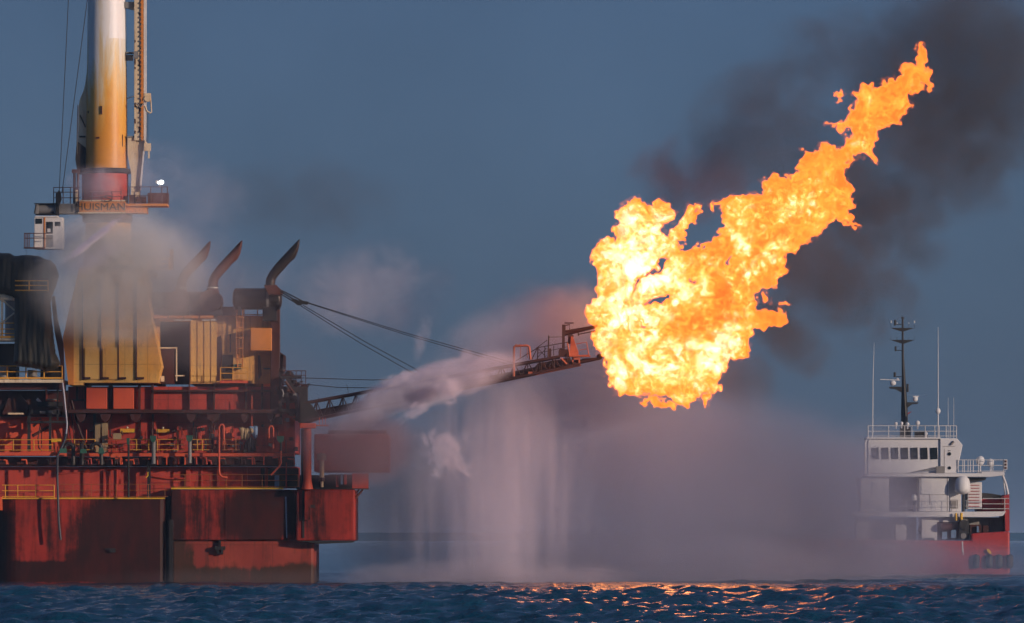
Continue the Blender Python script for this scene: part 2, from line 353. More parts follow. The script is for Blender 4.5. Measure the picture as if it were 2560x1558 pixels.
def railing(label, x0, x1, zt, zb, y, posts, mat='rail', rails=(0, 0.45, 0.92), r=0.04, dy=0.0, toe=None, parent=None, group='yellow railings along the platform decks', name='railing', cat='railing', slope=0.0):
    root = parent or thing(name, label, cat, P(x0, zb, y + dy) if not dy else Vector((X(x0, dy), y + dy, Z(zb, dy))), group)
    m = MB(dy)
    for t in rails:
        z = zt + (zb - zt) * t; m.tube([(x0, z), (x1, z + slope)], r, y, 6)
    m.build('rails', M[mat], root)
    for p in posts: MB(dy).tube([(p, zt + slope * (p - x0) / (x1 - x0)), (p, zb + slope * (p - x0) / (x1 - x0))], r * 1.15, y, 6).build('post', M[mat], root)
    if toe: MB(dy).box(x0, x1, zb - toe, zb, y - 0.05, y).build('toe_board', M[mat], root)
    return root
def rng_(a, b, n): return [a + (b - a) * i / (n - 1) for i in range(n)]

# ================================================================== the platform itself
rig = thing('offshore_platform', 'rust red and ochre drilling platform with stained columns and a yellow deckhouse', 'oil platform', P(300, 1459, 5))
def part(name, mat, f, parent=rig, bevel=0.0):
    m = MB(); f(m); return m.build(name, M[mat], parent, bevel)
cl = part('column', 'hull', lambda m: m.plan([(-30, 16)] + [(-30 + 80 * (1 - math.cos(a)), 3.6 * (1 - math.sin(a))) for a in rng_(0, math.pi / 2, 12)] + [(400, 0), (409, .12), (412, .4), (412, 16)], 1248, 1480))
part('side_fin', 'redbox', lambda m: m.box(-40, 5, 1243, 1276, -1, 1))
tag(cl, 'stained dark red column at the left edge')
tag(part('column', 'hull_low', lambda m: m.box(428, 785, 1350, 1480, 0.35, 16), bevel=0.25), 'paler lower half of the right hand column')
uh = part('column_casing', 'hull', lambda m: m.box(427, 740, 1224, 1351, 0, 16), bevel=0.12)
part('casing_plate', 'hull', lambda m: [m.box(563, 566, 1226, 1350, -0.05, 0)], uh)
sp = part('sponson', 'hull', lambda m: [m.box(741, 888, 1224, 1352, -0.9, 12)], bevel=0.12)
part('fender_strip', 'dark', lambda m: m.prism([(741, 1352.5), (888, 1352.5), (880, 1357), (850, 1358), (800, 1360), (760, 1355)], -1.0, 2), sp)
part('mooring_recess', 'dark', lambda m: [m.box(761, 788, 1262, 1270, -1.05, -0.9), m.box(757, 762, 1226, 1345, -1.0, -0.9)], sp)
part('stain_streak', 'palehose', lambda m: m.prism([(713, 1242), (716, 1242), (717, 1290), (718, 1345), (716, 1345), (714, 1290)], -0.03, 0), uh)
part('fender_chain', 'dark', lambda m: [m.box(412, 428, 1240, 1480, 2, 3)] + [m.cyly(428 + (i % 2), 1305 + i * 9.6, 0.2, -0.35, 0.0, 10) for i in range(17)])
part('anode', 'dark', lambda m: [m.box(537, 563, 1366, 1375, -0.3, 0.4), m.box(548, 552, 1350, 1366, -0.1, 0.4), m.box(542, 548, 1375, 1383, -0.2, .4), m.box(553, 558, 1375, 1386, -0.2, .4)])
tag(part('anode', 'dark', lambda m: [m.box(275, 290, 1371, 1381, -0.3, 0.1), m.box(262, 275, 1371, 1374, -0.15, 0.1)]), 'small dark fitting on the left column')
# lower gallery deck, wall behind it
part('gallery_deck', 'sign', lambda m: [m.box(-420, 411, 1244.5, 1247.5, -0.12, 3.0), m.box(428, 706, 1219.5, 1223, -0.12, 3.0)])
gw = part('gallery_wall', 'red', lambda m: [m.prism([(-420, 1166), (740, 1166), (740, 1219), (426, 1219), (426, 1244), (-420, 1244)], 2.2, 12)])
part('bulkhead_rib', 'red', lambda m: [m.box(x, x + w_, 1167, 1243 if x < 420 else 1218, 2.2 - d_, 2.2) for x, w_, d_ in ((255, 5, .25), (269, 3, .2), (288, 2, .2), (463, 10, .4), (500, 4, .2), (540, 6, .3), (612, 4, .2), (660, 8, .5))], gw)
part('pipe_run', 'red', lambda m: [m.tube([(130, 1186), (320, 1170), (420, 1172)], .05, 2.1, 6), m.tube([(380, 1190), (415, 1196), (470, 1196)], .08, 2.0, 6), m.tube([(200, 1176), (330, 1169)], .06, 2.0)], gw)
part('painted_shade_panel', 'dark', lambda m: m.box(650, 745, 1170, 1218, 2.0, 2.15), gw)  # dark panel laid on the wall to paint the shade of a recess
part('standpipe', 'dark', lambda m: [m.box(367, 375, 1168, 1244, 0.6, 1.2), m.tube([(369, 1130), (369, 1168)], .12, 0.8)])
# main deck edge beams
db = part('deck_beam', 'redbox', lambda m: [m.box(-420, 140, 1131, 1139.5, -0.8, 3), m.box(140, 735, 1133, 1141, 0.2, 3)])
part('deck_soffit', 'darkred', lambda m: [m.box(-420, 380, 1142, 1161, 0.9, 2.6), m.box(-420, 735, 1161, 1165.5, 1.2, 2.9), m.box(380, 735, 1142, 1161, 0.4, 2.6)], db)  # dark red boxes also paint the shadow band under the deck edge
part('edge_bracket', 'redbox', lambda m: [m.box(x, x + 3, 1141, 1162, 0.1, 0.5) for x in (300, 392, 415, 461, 505, 630, 658)] + [m.box(a, b, 1136, 1144, -0.7, -0.5) for a, b in ((278, 290), (295, 300), (410, 422), (463, 470))], db)
# main deck wall, with brackets under the dark walkway
mw = part('deck_wall', 'red', lambda m: m.box(165, 735, 965, 1131, 3, 18))
part('wall_post', 'darkred', lambda m: [m.box(x, x + w_, 958 if x > 370 else 957, 1022, 2.55, 3) for x, w_ in ((207, 6), (267, 10), (341, 6), (374, 6), (468, 3), (530, 4), (610, 5), (650, 5))] + [m.box(x, x + w_, 1034, 1130, 2.7, 3) for x, w_ in ((228, 7), (345, 3), (375, 6), (478, 4), (525, 4))], mw)
part('wall_stringer', 'darkred', lambda m: [m.box(380, 735, 973, 978, 2.4, 3), m.box(176, 206, 997, 1001, 2.5, 3), m.box(185, 190, 965, 1000, 2.6, 3)], mw)
part('box_panel', 'redbox', lambda m: m.box(213, 265, 967.5, 1021.5, 1.5, 3), mw, bevel=0.03)
part('box_panel', 'redbox', lambda m: m.box(281, 331, 967.5, 1021.5, 1.5, 3), mw, bevel=0.03)
part('ledge', 'darkred', lambda m: [m.box(168, 742, 1023.5, 1032.5, 0.6, 3)], mw)
part('haunch', 'darkred', lambda m: [m.prism([(x, 1033), (x + w_, 1033), (x + w_ - 4, 1048), (x + w_ / 2, 1056), (x + 4, 1048)], 0.9, 2.8) for x, w_ in ((188, 26), (248, 28), (322, 30), (464, 26), (514, 34), (600, 20), (666, 20))], mw)
part('door', 'redbox', lambda m: m.box(553, 580, 1057, 1131, 2.8, 3), mw)
part('cable_tray', 'darkred', lambda m: [m.tube([(165, 1050), (172, 1100), (180, 1128)], .06, 2.6), m.tube([(175, 1000), (190, 1060), (215, 1128)], .1, 2.0), m.tube([(170, 1010), (178, 1060), (185, 1120)], .04, 2.0)], mw)
# equipment on the main deck wall
ld_ = part('instrument_box', 'dark', lambda m: [m.box(x, x + s_, z, z + s_, 2.4, 3) for x, z, s_ in ((500, 1068, 8), (524, 1084, 9), (430, 1072, 8), (490, 1100, 6), (345, 1090, 8), (585, 1100, 7), (651, 1060, 6))], mw)
# small pipes, brackets and boxes cluttering the deck wall and the gap under the deck
rc = random.Random(21)
for i in range(46):
    x = rc.uniform(170, 735); z = rc.uniform(1060, 1128); h = rc.uniform(8, 40); w_ = rc.uniform(1.5, 4)
    part('wall_pipe', rc.choice(['darkred', 'red', 'dark', 'brown', 'redbox']), lambda m: m.tube([(x, z), (x, min(1131, z + h)), (x + rc.choice([-1, 1]) * rc.uniform(3, 14), min(1132, z + h + 2))], w_ / 60, rc.uniform(1.6, 2.8), 6), mw)
for i in range(34):
    x = rc.uniform(170, 735); z = rc.choice([rc.uniform(1062, 1122), rc.uniform(1106, 1126)]); a_ = rc.uniform(3, 11); b_ = rc.uniform(4, 12)
    part('fitting', rc.choice(['darkred', 'dark', 'grey', 'brown', 'red']), lambda m: m.box(x, x + a_, z, min(z + b_, 1131), rc.uniform(2.0, 2.6), 2.95), mw)
for i in range(40):
    x = rc.uniform(-10, 735); z = rc.uniform(1142, 1152); a_ = rc.uniform(3, 22)
    part('underdeck_pipe', rc.choice(['darkred', 'redbox', 'dark', 'red']), lambda m: m.tube([(x, z), (x + a_, z + rc.uniform(-2, 2)), (x + a_ + 1, 1161)], rc.uniform(.03, .09), rc.uniform(-.1, .3), 6), db)
for i in range(26):
    x = rc.uniform(690, 765); z = rc.uniform(935, 1050)
    part('machinery_piece', rc.choice(['dark', 'dark', 'brown', 'grey', 'darkred']), (lambda m: m.tube([(x, z), (x + rc.uniform(-18, 18), z + rc.uniform(-22, 22)), (x + rc.uniform(-12, 12), z + rc.uniform(-22, 22))], rc.uniform(.04, .12), rc.uniform(-.2, 1.2), 6)) if i % 2 else (lambda m: m.box(x - 12, x - 12 + rc.uniform(4, 14), z, z + rc.uniform(4, 12), rc.uniform(0, .8), rc.uniform(1, 2))), rig)
# left block under the white deck
lb = part('machinery_bay', 'darkred', lambda m: [m.box(-420, 166, 975, 1040, 2.6, 15), m.box(-420, 160, 958, 974, 0.0, 2.5)])
part('bay_panel', 'redbox', lambda m: [m.prism([(-420, 1040), (66, 1040), (66, 1131), (-420, 1131)], 3.1, 5), m.box(67, 166, 1041, 1131, 3.4, 5)], lb)
part('bay_panel', 'redbox', lambda m: m.prism([(-20, 1046), (46, 1046), (50, 1090), (44, 1094), (-20, 1094)], 2.7, 3.1), lb)
part('bay_panel', 'darkred', lambda m: m.prism([(20, 985), (2, 1030), (2, 1040), (64, 1040), (66, 1010), (45, 985)], 2.2, 2.6), lb)
part('bay_strut', 'dark', lambda m: [m.box(67, 75, 1040, 1128, 0.6, 1.0), m.box(121, 127, 1035, 1128, 0.6, 1.0), m.box(70, 165, 1052, 1058, 0.4, 1.0), m.box(75, 148, 1025, 1035, 0.8, 2.2), m.box(92, 160, 1004, 1016, 0.8, 2.2), m.box(140, 144, 960, 1050, 0.8, 1.2)], lb)
part('bay_brace', 'brown', lambda m: [m.tube([(78, 1090), (120, 1066)], .13, 1.2), m.tube([(80, 1066), (100, 1046)], .1, 1.3), m.tube([(100, 1060), (94, 1095), (96, 1120), (104, 1127)], .05, .5), m.tube([(103, 1066), (103, 1120)], .04, .5)], lb)
part('window_frame', 'redbox', lambda m: [m.box(110, 113, 972, 1002, 1.8, 2.6), m.box(110, 142, 1000, 1002, 1.8, 2.6)], lb)
part('light_fitting', 'white', lambda m: m.tube([(90, 997), (95, 1001), (99, 1006)], .12, 1.0), lb)
part('awning', 'cream', lambda m: [m.box(19, 56, 1032, 1036, 0.4, 2.6)], lb)
tag(part('pipe_bundle', 'grey', lambda m: [m.cylx(98, 112, 1031, .12, .6, 10), m.cylx(120, 128, 1030, .1, .6, 10), m.cylx(114, 140, 998.5, .06, 1.6, 8)], lb), 'grey pipes under the white deck')
# white edged upper deck at the left
ud = part('upper_deck', 'cream', lambda m: m.box(-420, 160, 950, 957.5, -1.2, 8))
part('tower_leg', 'dark', lambda m: [m.box(-10, 38, 858, 949, 1.5, 5), m.box(100, 150, 915, 949, 0.5, 4)])
part('exhaust_trunk', 'grey', lambda m: [m.cylz(24, 745, 850, .55, 2.5, 16), m.cylz(10, 915, 949, .4, 0, 12), m.cylz(80, 925, 949, .4, 0.5, 12)])
# ochre housing under the crane
hs = part('tapered_housing', 'yellow', lambda m: m.prism([(158, 845), (178, 752), (198, 668), (355, 668), (363, 712), (382, 815), (403, 915), (398, 932), (394, 957), (208, 957), (208, 963), (172, 963)], 0.2, 12))
part('top_walkway', 'cream', lambda m: m.box(275, 368, 661, 667.6, -0.4, 6), hs)
part('housing_cheek', 'orange', lambda m: m.prism([(157, 845), (178, 752), (184, 752), (184, 962), (171, 962)], 0.0, 0.2), hs)
part('housing_rib', 'brown', lambda m: [m.prism([(x, 700), (x + 2.5, 700), (x + 3.5, 950), (x, 950)], 0.02, 0.2) for x in (205, 250, 294, 339)], hs)
part('louvre', 'darkred', lambda m: [m.box(x, x + 17, 943, 948, -0.1, 0.2) for x in (209, 255, 298, 343)], hs)
part('front_panel', 'yellow', lambda m: [m.box(x, x + 36, 870, 948, 0.05, 0.2) for x in (212, 257)] , hs)
# ochre deckhouse at the right
dh = part('deckhouse_wall', 'yellow_rust', lambda m: [m.box(536, 677, 786, 957, 4, 16), m.box(469, 536, 790, 957, 3.8, 16), m.box(372, 469, 790, 800, 4, 16), m.box(372, 392, 800, 957, 5, 16)])
part('doorway', 'dark', lambda m: m.box(392, 469, 800, 957, 6, 7), dh)
part('cabinet', 'darkred', lambda m: m.box(396, 430, 868, 957, 4.4, 6), dh)
part('door_frame', 'cream', lambda m: [m.box(391, 435, 865, 868, 4.3, 4.5), m.box(434, 437, 865, 950, 4.3, 4.5), m.box(432, 456, 935, 938, 4.2, 4.5), m.box(397, 405, 938, 952, 3.2, 4)], dh)
part('cladding', 'yellow', lambda m: [m.box(472 + i * 17, 486 + i * 17, 796, 954, 3.7, 3.8) for i in range(4)], dh)
part('roof_slab', 'orange', lambda m: [m.box(a, b, 786, 793, 3.2, 10) for a, b in ((373, 412), (418, 452), (455, 492), (496, 530))] + [m.box(540, 655, 786, 789, 3.7, 6)], dh)
part('roof_trim', 'white', lambda m: [m.box(a, b, 794, 799, 3.5, 3.7) for a, b in ((430, 452), (454, 474), (500, 520), (522, 538))], dh)
bx = part('intake_box', 'orange', lambda m: m.box(624, 677, 818, 875, 2.2, 4), dh, bevel=0.04)
part('door', 'dark', lambda m: m.box(551, 578, 884, 950, 3.9, 4), dh)
part('wall_fitting', 'green', lambda m: [m.box(580, 599, 908, 920, 3.4, 4), m.box(655, 675, 917, 921, 3.7, 4)], dh)
part('rust_streak', 'darkred', lambda m: [m.prism([(538, 840), (548, 835), (550, 880), (545, 950), (536, 950)], 3.97, 4), m.prism([(569, 832), (573, 832), (573, 875), (570, 880)], 3.97, 4), m.prism([(640, 885), (646, 885), (650, 935), (642, 948)], 3.97, 4)], dh)
part('balcony', 'redbox', lambda m: m.box(548, 617, 950.5, 957, 1.5, 4), dh)
# ladder with a safety cage
lad = thing('caged_ladder', 'yellow caged ladder up the rusty deckhouse wall', 'ladder', P(598, 950, 3))
part('stringer', 'orange', lambda m: [m.tube([(590, 765), (590, 918)], .05, 3.3, 6), m.tube([(603, 765), (603, 918)], .05, 3.3, 6)], lad)
part('rung', 'orange', lambda m: [m.tube([(590, z), (603, z)], .03, 3.3, 6) for z in range(768, 918, 9)], lad)
part('cage', 'orange', lambda m: [m.tube([(588, z, 3.3), (586, z, 2.6), (606, z, 2.6), (605, z, 3.3)], .035, 3, 6) for z in range(765, 905, 26)] + [m.tube([(x, 762), (x, 905)], .025, 2.6, 6) for x in (588, 596, 604)], lad)
# king post that holds the boom stays
kp = thing('king_post', 'tall dark red post beside the deckhouse holding the boom stay cables', 'post', P(685, 1050, 1))
part('post', 'darkred', lambda m: [m.box(673, 697, 718, 1060, 2.9, 3.8)], kp, bevel=0.05)
part('head', 'brown', lambda m: [m.prism([(660, 714), (690, 712), (706, 728), (700, 737), (672, 737)], 0.2, 3.9)], kp)
part('bracket', 'darkred', lambda m: [m.prism([(697, 878), (712, 888), (712, 920), (697, 930)], 2.9, 3.5), m.box(697, 706, 884, 1010, 2.9, 3.4)], kp)
part('boom_hinge_frame', 'dark', lambda m: [m.box(700, 752, 940, 946, 0.2, 2.4), m.box(738, 768, 966, 1052, 0.2, 2.4), m.box(700, 740, 966, 980, 0.2, 2.4), m.box(696, 704, 930, 1060, 0.6, 2), m.prism([(712, 946), (722, 946), (752, 985), (745, 990)], 0, .4),
    m.prism([(748, 980), (772, 1004), (800, 1045), (775, 1058), (745, 1056)], -0.4, 1.8), m.box(700, 745, 1022, 1030, 0, 2.4), m.box(715, 722, 980, 1030, .5, 2)], kp)
part('winch', 'dark', lambda m: [m.cylx(706, 738, 992, .5, 1.2), m.cylx(704, 708, 992, .7, 1.2), m.cylx(736, 740, 992, .7, 1.2), m.ball(722, 938, .4, 1), m.ball(705, 925, .3, 1), m.ball(733, 958, .35, 1.2)], kp)
tag(part('winch_cover', 'grey', lambda m: m.tube([(733, 985), (742, 988), (748, 1000), (750, 1020)], .16, -.1, 8), kp), 'grey curved cover on the winch')
part('access_rail', 'darkred', lambda m: [m.tube([(705, z), (765, z)], .035, .4, 6) for z in (927, 938, 961)] + [m.tube([(x, 927), (x, 963)], .03, .4, 6) for x in (710, 725, 740, 753, 764)] + [m.tube([(752, 963), (768, 965)], .12, .3, 6)], kp)
# support post under the boom foot
spst = thing('boom_support_post', 'thick orange red support post standing on the sponson under the boom foot', 'post', P(770, 1300, -1))
part('shaft', 'redbox', lambda m: [m.cylz(770, 1073, 1222, .33, -1.6, 20), m.lathe(770, -1.6, [(.33, 1200), (.48, 1223), (.48, 1223.6)])], spst)
part('back_shaft', 'dark', lambda m: m.box(753, 761, 1073, 1222, -0.9, -0.4), spst)
part('cap', 'redbox', lambda m: m.box(751, 791, 1059, 1072, -2.1, -0.3), spst, bevel=0.05)
part('landing', 'redbox', lambda m: [m.box(791, 822, 1063.5, 1066, -1.9, -0.5)] + [m.tube([(x, 1045), (x, 1064)], .03, -1.8, 6) for x in (800, 808, 815)], spst)
part('foot', 'hull', lambda m: [m.box(763, 777, 1225, 1300, -1.3, -0.9)], spst)
# white vent with a yellow cap
vt = thing('vent_mast', 'white deck vent with a yellow drum cap to the right of the orange support post', 'vent', P(805, 1222, -.3))
part('pipe', 'cream', lambda m: [m.cylz(805, 1152, 1195, .19, -.3), m.cylz(805, 1203, 1222, .13, -.3)], vt)
part('cap', 'tan', lambda m: [m.cylz(804, 1136, 1151, .4, -.3), m.cylz(804, 1133.5, 1136, .34, -.3)], vt)
part('flange', 'darkred', lambda m: m.cylz(805, 1194, 1204, .27, -.3), vt)
# end of the sponson deck
part('bulwark', 'dark', lambda m: [m.box(820, 880, 1186, 1223, 1.5, 4), m.box(741, 882, 1218, 1223.4, -0.5, 4), m.box(745, 820, 1187, 1223, 4, 8)])
eb = thing('end_platform', 'small red box platform braced off the right end of the sponson deck', 'platform', P(900, 1222, 0))
part('side_plate', 'red', lambda m: m.box(881, 921, 1184, 1221, -0.6, 1.5), eb)
part('floor', 'dark', lambda m: m.box(866, 922, 1221, 1223.3, -0.9, 1.7), eb)
part('brace', 'brown', lambda m: [m.tube([(889, 1246), (907, 1224)], .09, 0, 8), m.tube([(889, 1234), (898, 1224)], .07, 0, 8)], eb)
part('locker', 'red', lambda m: [m.box(861, 867, 1187, 1211, -0.3, 0.2), m.box(840, 846, 1190, 1218, 0, .4)], eb)
tag(part('locker', 'blue', lambda m: m.box(852, 857, 1184, 1211, -0.3, 0.1), eb), 'pale blue slim locker')
bc = thing('far_pontoon_house', 'faint red block of the platform seen through pink mist behind the support post', 'platform block', P(880, 1185, 20))
MB(20).box(785, 972, 1085, 1180, 0, 9).build('block_wall', M['redbox'], bc, 0.15)
MB(20).box(820, 965, 1076, 1084, 1, 6).build('block_roof', M['darkred'], bc)
# ------------------------------------------------------------------ railings
railing('yellow railing with toe board on the white edged deck at the left', -20, 158, 916, 948, -1.1, [20, 67, 112, 157], r=.045, toe=4, rails=(0, .45))
railing('short yellow railing hugging the middle of the dark tarpaulin', 45, 128, 706, 732, -3.6, [80, 127], r=.05)
railing('yellow railing of the small scaffold platform beside the tarpaulin', -10, 40, 810, 847, -2.2, [4, 10], r=.04, toe=5, rails=(0, .4, .7))
railing('yellow railing in front of the orange panels of the machinery bay', -20, 140, 1100, 1128, -0.7, [35, 86], r=.035)
railing('yellow railing behind the three goosenecks', 166, 238, 1099, 1127, -0.4, [187, 238], r=.04)
railing('yellow railing left of the first green headed vent', 262, 312, 1099, 1127, -0.4, [291], r=.03, mat='raildim')
railing('yellow railing between the green headed vent pole and the wide vent', 325, 375, 1099, 1127, -0.4, [342, 372], r=.035)
railing('orange railing between the two wide green headed vents', 392, 462, 1099, 1127, -0.4, [394, 445], r=.03, mat='rail')
railing('orange railing beside the bright orange door', 482, 530, 1099, 1127, -0.4, [494, 506], r=.035)
railing('dim railing in front of the bright orange door', 555, 600, 1099, 1127, -0.4, [562, 590], r=.03, mat='raildim')
railing('pale yellow railing on the lower gallery above the left column', 5, 135, 1213, 1244, 0.1, [13, 44, 89, 135], r=.035)
railing('thin dark railing on the lower gallery in front of the sunlit red wall', 150, 420, 1211, 1244, 0.1, [182, 228, 290, 345, 371, 412], r=.022, mat='raildim')
railing('thin orange railing on the gallery above the right hand column', 430, 745, 1187, 1219, 0.1, [462, 525, 565, 605, 655, 745], r=.025, mat='raildim')
railing('little yellow balcony railing at the dark deckhouse door', 549, 617, 918, 950, 1.6, [549, 580, 617], r=.035)
railing('dark red rail on top of the deckhouse by the drum silencer', 605, 655, 756, 786, 3.6, [606, 640, 654], r=.04, mat='orange')
railing('hazy railing of the walkway on top of the ochre housing', 325, 425, 645, 672, 2, [330, 350, 368, 392, 420], r=.04, mat='rail')
# ------------------------------------------------------------------ vents, pipes and hoses on the deck edge
GV = 'green headed vents on the deck edge'
def goose(cx, z0, w_, lab):
    t = thing('gooseneck_vent', lab, 'vent', P(cx, 1162, -1), 'black gooseneck vents on the deck edge')
    r = w_ / 2
    arc = [(cx + r * math.cos(a), z0 + r * (1 - math.sin(a)) , -1.0) for a in rng_(0, math.pi, 9)]
    part('pipe', 'soot', lambda m: m.tube([(cx + r, 1162, -1.0)] + arc + [(cx - r, z0 + r + 3, -1.0)], .17, -1, 12), t)
    return t
g1 = goose(174, 1110, 22, 'leftmost black gooseneck vent, beside the hanging hose')
part('vent_head', 'green', lambda m: m.prism([(152, 1122), (168, 1122), (169, 1133), (150, 1133)], -1.4, -.7), g1)
g2 = thing('gooseneck_vent', 'middle black gooseneck vent seen end on with its green head in front', 'vent', P(208, 1162, -1), 'black gooseneck vents on the deck edge')
part('pipe', 'soot', lambda m: m.tube([(206, 1162, -.6), (206, 1118, -.6), (206, 1109, -1.0), (207, 1114, -1.5), (207, 1124, -1.6)], .18, -1, 12), g2)
part('vent_head', 'green', lambda m: m.prism([(205, 1123), (217, 1123), (220, 1134), (203, 1134)], -1.9, -1.3), g2)
g3 = goose(243, 1109, 24, 'right hand black gooseneck vent in front of the cream cabinet')
g3m = part('vent_head', 'green', lambda m: m.prism([(250, 1121), (259, 1119), (264, 1135), (248, 1135)], -1.5, -.8), g3)
for hx0, hx1, hz, pz, r_, lab in ((318, 326, 1096, 1244, .09, 'tall thin green headed vent pole reaching down to the gallery'), (377, 392, 1090, 1160, .17, 'wide green headed vent on a short grey pipe nearest the thin pole'), (467, 483, 1089, 1158, .15, 'wide green headed vent on a grey pipe left of the orange bent pipe'), (693, 711, 1091, 1128, .1, 'dim green headed valve on a thin pipe near the boom foot')):
    t = thing('headed_vent', lab, 'vent', P((hx0 + hx1) / 2, pz, -1), GV)
    part('pipe', 'grey' if r_ > .14 else 'dark', lambda m: m.cylz((hx0 + hx1) / 2 + 1, hz + 8, pz, r_, -1, 12), t)
    part('vent_head', 'green', lambda m: [m.prism([(hx0, hz), (hx1, hz), (hx1 - 1, hz + 11), ((hx0 + hx1) / 2 + 3, hz + 16), ((hx0 + hx1) / 2 - 3, hz + 16), (hx0 + 1, hz + 11)], -1.3, -.7)], t)
def single(name, lab, cat, mat, f, group=None):
    m = MB(); f(m); o = m.build(name, M[mat]); 
    c = sum((Vector(a) for a in m.v), Vector()) / len(m.v); o.data.transform(Matrix.Translation(-c)); o.location = c
    return tag(o, lab, cat, group)
single('bent_pipe', 'long bright orange pipe arched at the top and bent right at its foot', 'pipe', 'redbox', lambda m: m.tube([(561, 1100), (561, 1068), (558, 1062), (553, 1062), (549, 1068), (549, 1180), (551, 1188), (557, 1193), (570, 1195)], .085, -1, 10), 'bent orange pipes')
single('bent_pipe', 'short orange arch pipe above the green headed valve', 'pipe', 'redbox', lambda m: m.tube([(684, 1122), (684, 1072), (681, 1066), (676, 1066), (673, 1072), (673, 1096)], .075, -.8, 10), 'bent orange pipes')
single('bent_pipe', 'orange pipe slanting down left below the green headed valve', 'pipe', 'redbox', lambda m: m.tube([(703, 1128), (703, 1158), (697, 1168), (678, 1188)], .075, -.6, 10), 'bent orange pipes')
single('bent_pipe', 'thin straight red pipe left of the support post', 'pipe', 'red', lambda m: m.tube([(716, 1156), (716, 1222)], .06, -.4, 8), 'bent orange pipes')
single('bent_pipe', 'thin red riser running up above the hanging canvas', 'pipe', 'redbox', lambda m: m.tube([(628, 988), (628, 1068)], .035, 1.5, 6), 'bent orange pipes')
single('drain_spout', 'small yellow hooked drain spout under the deck beam', 'pipe', 'sign', lambda m: m.tube([(369, 1180), (369, 1190), (364, 1194)], .05, .3, 6))
single('hanging_hose', 'long grey hose hanging from the white edged deck down the stained column', 'hose', 'palehose', lambda m: m.tube([(159, 958), (163, 990), (168, 1040), (170, 1062), (168, 1085)], .07, -1.3, 8))
single('hanging_hose', 'black hose hanging over the gooseneck and down the left column', 'hose', 'hose', lambda m: m.tube([(168, 1085), (164, 1102), (154, 1125), (146, 1140), (146, 1200), (149, 1300), (154, 1350)], .1, -1.3, 8))
single('storage_cabinet', 'cream double door cabinet with a dark gap standing against the red wall', 'cabinet', 'tan', lambda m: [m.box(235, 248, 1057, 1130, 1.6, 2.6), m.box(252, 266, 1057, 1130, 1.6, 2.6), m.box(248, 252, 1057, 1068, 1.7, 2.6)])
single('crate', 'small tan crate on the deck behind the railing', 'crate', 'tan', lambda m: [m.box(282, 301, 1085, 1098, .6, 1.6), m.box(283, 300, 1083, 1085, .7, 1.5)])
def notice(lab, x0, x1, z0, z1, n):
    t = thing('notice_board', lab, 'sign', P((x0 + x1) / 2, z1, 2.5), 'yellow notice boards')
    part('board', 'sign', lambda m: m.box(x0, x1, z0, z1, 2.5 if x0 > 160 else .2, 2.6 if x0 > 160 else .3), t)
    part('printed_line', 'orange', lambda m: [m.box(x0 + 3, x1 - 3, z0 + 2 + i * 3, z0 + 3 + i * 3, 2.48 if x0 > 160 else .18, 2.5 if x0 > 160 else .2) for i in range(n)], t)
    if x0 > 160: part('lamp', 'cream', lambda m: m.ball((x0 + x1) / 2, z0 - 3, .1, 2.4, 1, 1, 8), t)
notice('small bright yellow board between the dark struts at the left', 128, 153, 1097, 1105, 1)
notice('yellow notice board with a round lamp above it on the red wall', 297, 332, 1071, 1080, 2)
notice('faded yellow notice board half lost in mist on the red wall', 388, 420, 1072, 1080, 2)
# hanging canvas and the person sized bundle beside it
def cloth(name, lab, cat, mat, poly, y, fold, amp, step=2.0, seed=1, bulge=1.0, parent=None):
    p = np.array(poly, float); x0, z0 = p.min(0) - step; x1, z1 = p.max(0) + step
    gx, gz = np.meshgrid(np.arange(x0, x1, step), np.arange(z0, z1, step), indexing='ij'); d = poly_sd(poly, gx, gz)
    ins = d > -step * .3; rg = np.random.default_rng(seed); ph = rg.uniform(0, 6, 8)
    idx = -np.ones(gx.shape, int); vs = []
    for i in range(gx.shape[0]):
        for j in range(gx.shape[1]):
            if ins[i, j]:
                a, b = gx[i, j], gz[i, j]; u = (a - x0) / (x1 - x0); t = (b - z0) / (z1 - z0)
                f = math.sin(a * fold + ph[0] + 1.5 * math.sin(b * .02 + ph[1])) + .6 * math.sin(a * fold * 2.3 + ph[2] + math.sin(b * .05 + ph[3])) + .35 * math.sin(a * fold * .5 + b * .06 + ph[4]) + .3 * math.sin(b * .11 + a * .05 + ph[5])
                e = min(1.0, max(0.0, d[i, j]) / 18.0)
                idx[i, j] = len(vs); vs.append(P(a, b, 0) + Vector((0, y + amp * f * (.4 + .6 * t) + bulge * (1 - math.sqrt(1 - (1 - e) ** 2)), 0)))
    fs = [(idx[i, j], idx[i + 1, j], idx[i + 1, j + 1], idx[i, j + 1]) for i in range(gx.shape[0] - 1) for j in range(gx.shape[1] - 1) if min(idx[i, j], idx[i + 1, j], idx[i + 1, j + 1], idx[i, j + 1]) >= 0]
    me = bpy.data.meshes.new(name); c = sum(vs, Vector()) / len(vs); me.from_pydata([tuple(v - c) for v in vs], [], fs); me.materials.append(M[mat])
    me.polygons.foreach_set('use_smooth', [True] * len(me.polygons)); o = bpy.data.objects.new(name, me); COL.objects.link(o); o.location = c
    s = o.modifiers.new('thick', 'SOLIDIFY'); s.thickness = 0.04
    return tag(o, lab, cat)
TARP = [(-40, 630), (0, 635), (28, 636), (40, 643), (68, 640), (101, 643), (114, 650), (132, 654), (142, 666), (150, 691), (144, 716), (134, 739), (129, 760), (132, 797), (137, 848), (142, 886), (155, 911), (142, 924), (122, 928), (84, 921), (46, 916), (38, 909), (41, 848), (41, 747), (10, 736), (-40, 735)]
cloth('tarpaulin', 'dark olive tarpaulin draped over the tall equipment at the left edge', 'tarpaulin', 'tarp', TARP, -2.8, .21, .05, 1.6, 3, 1.4)
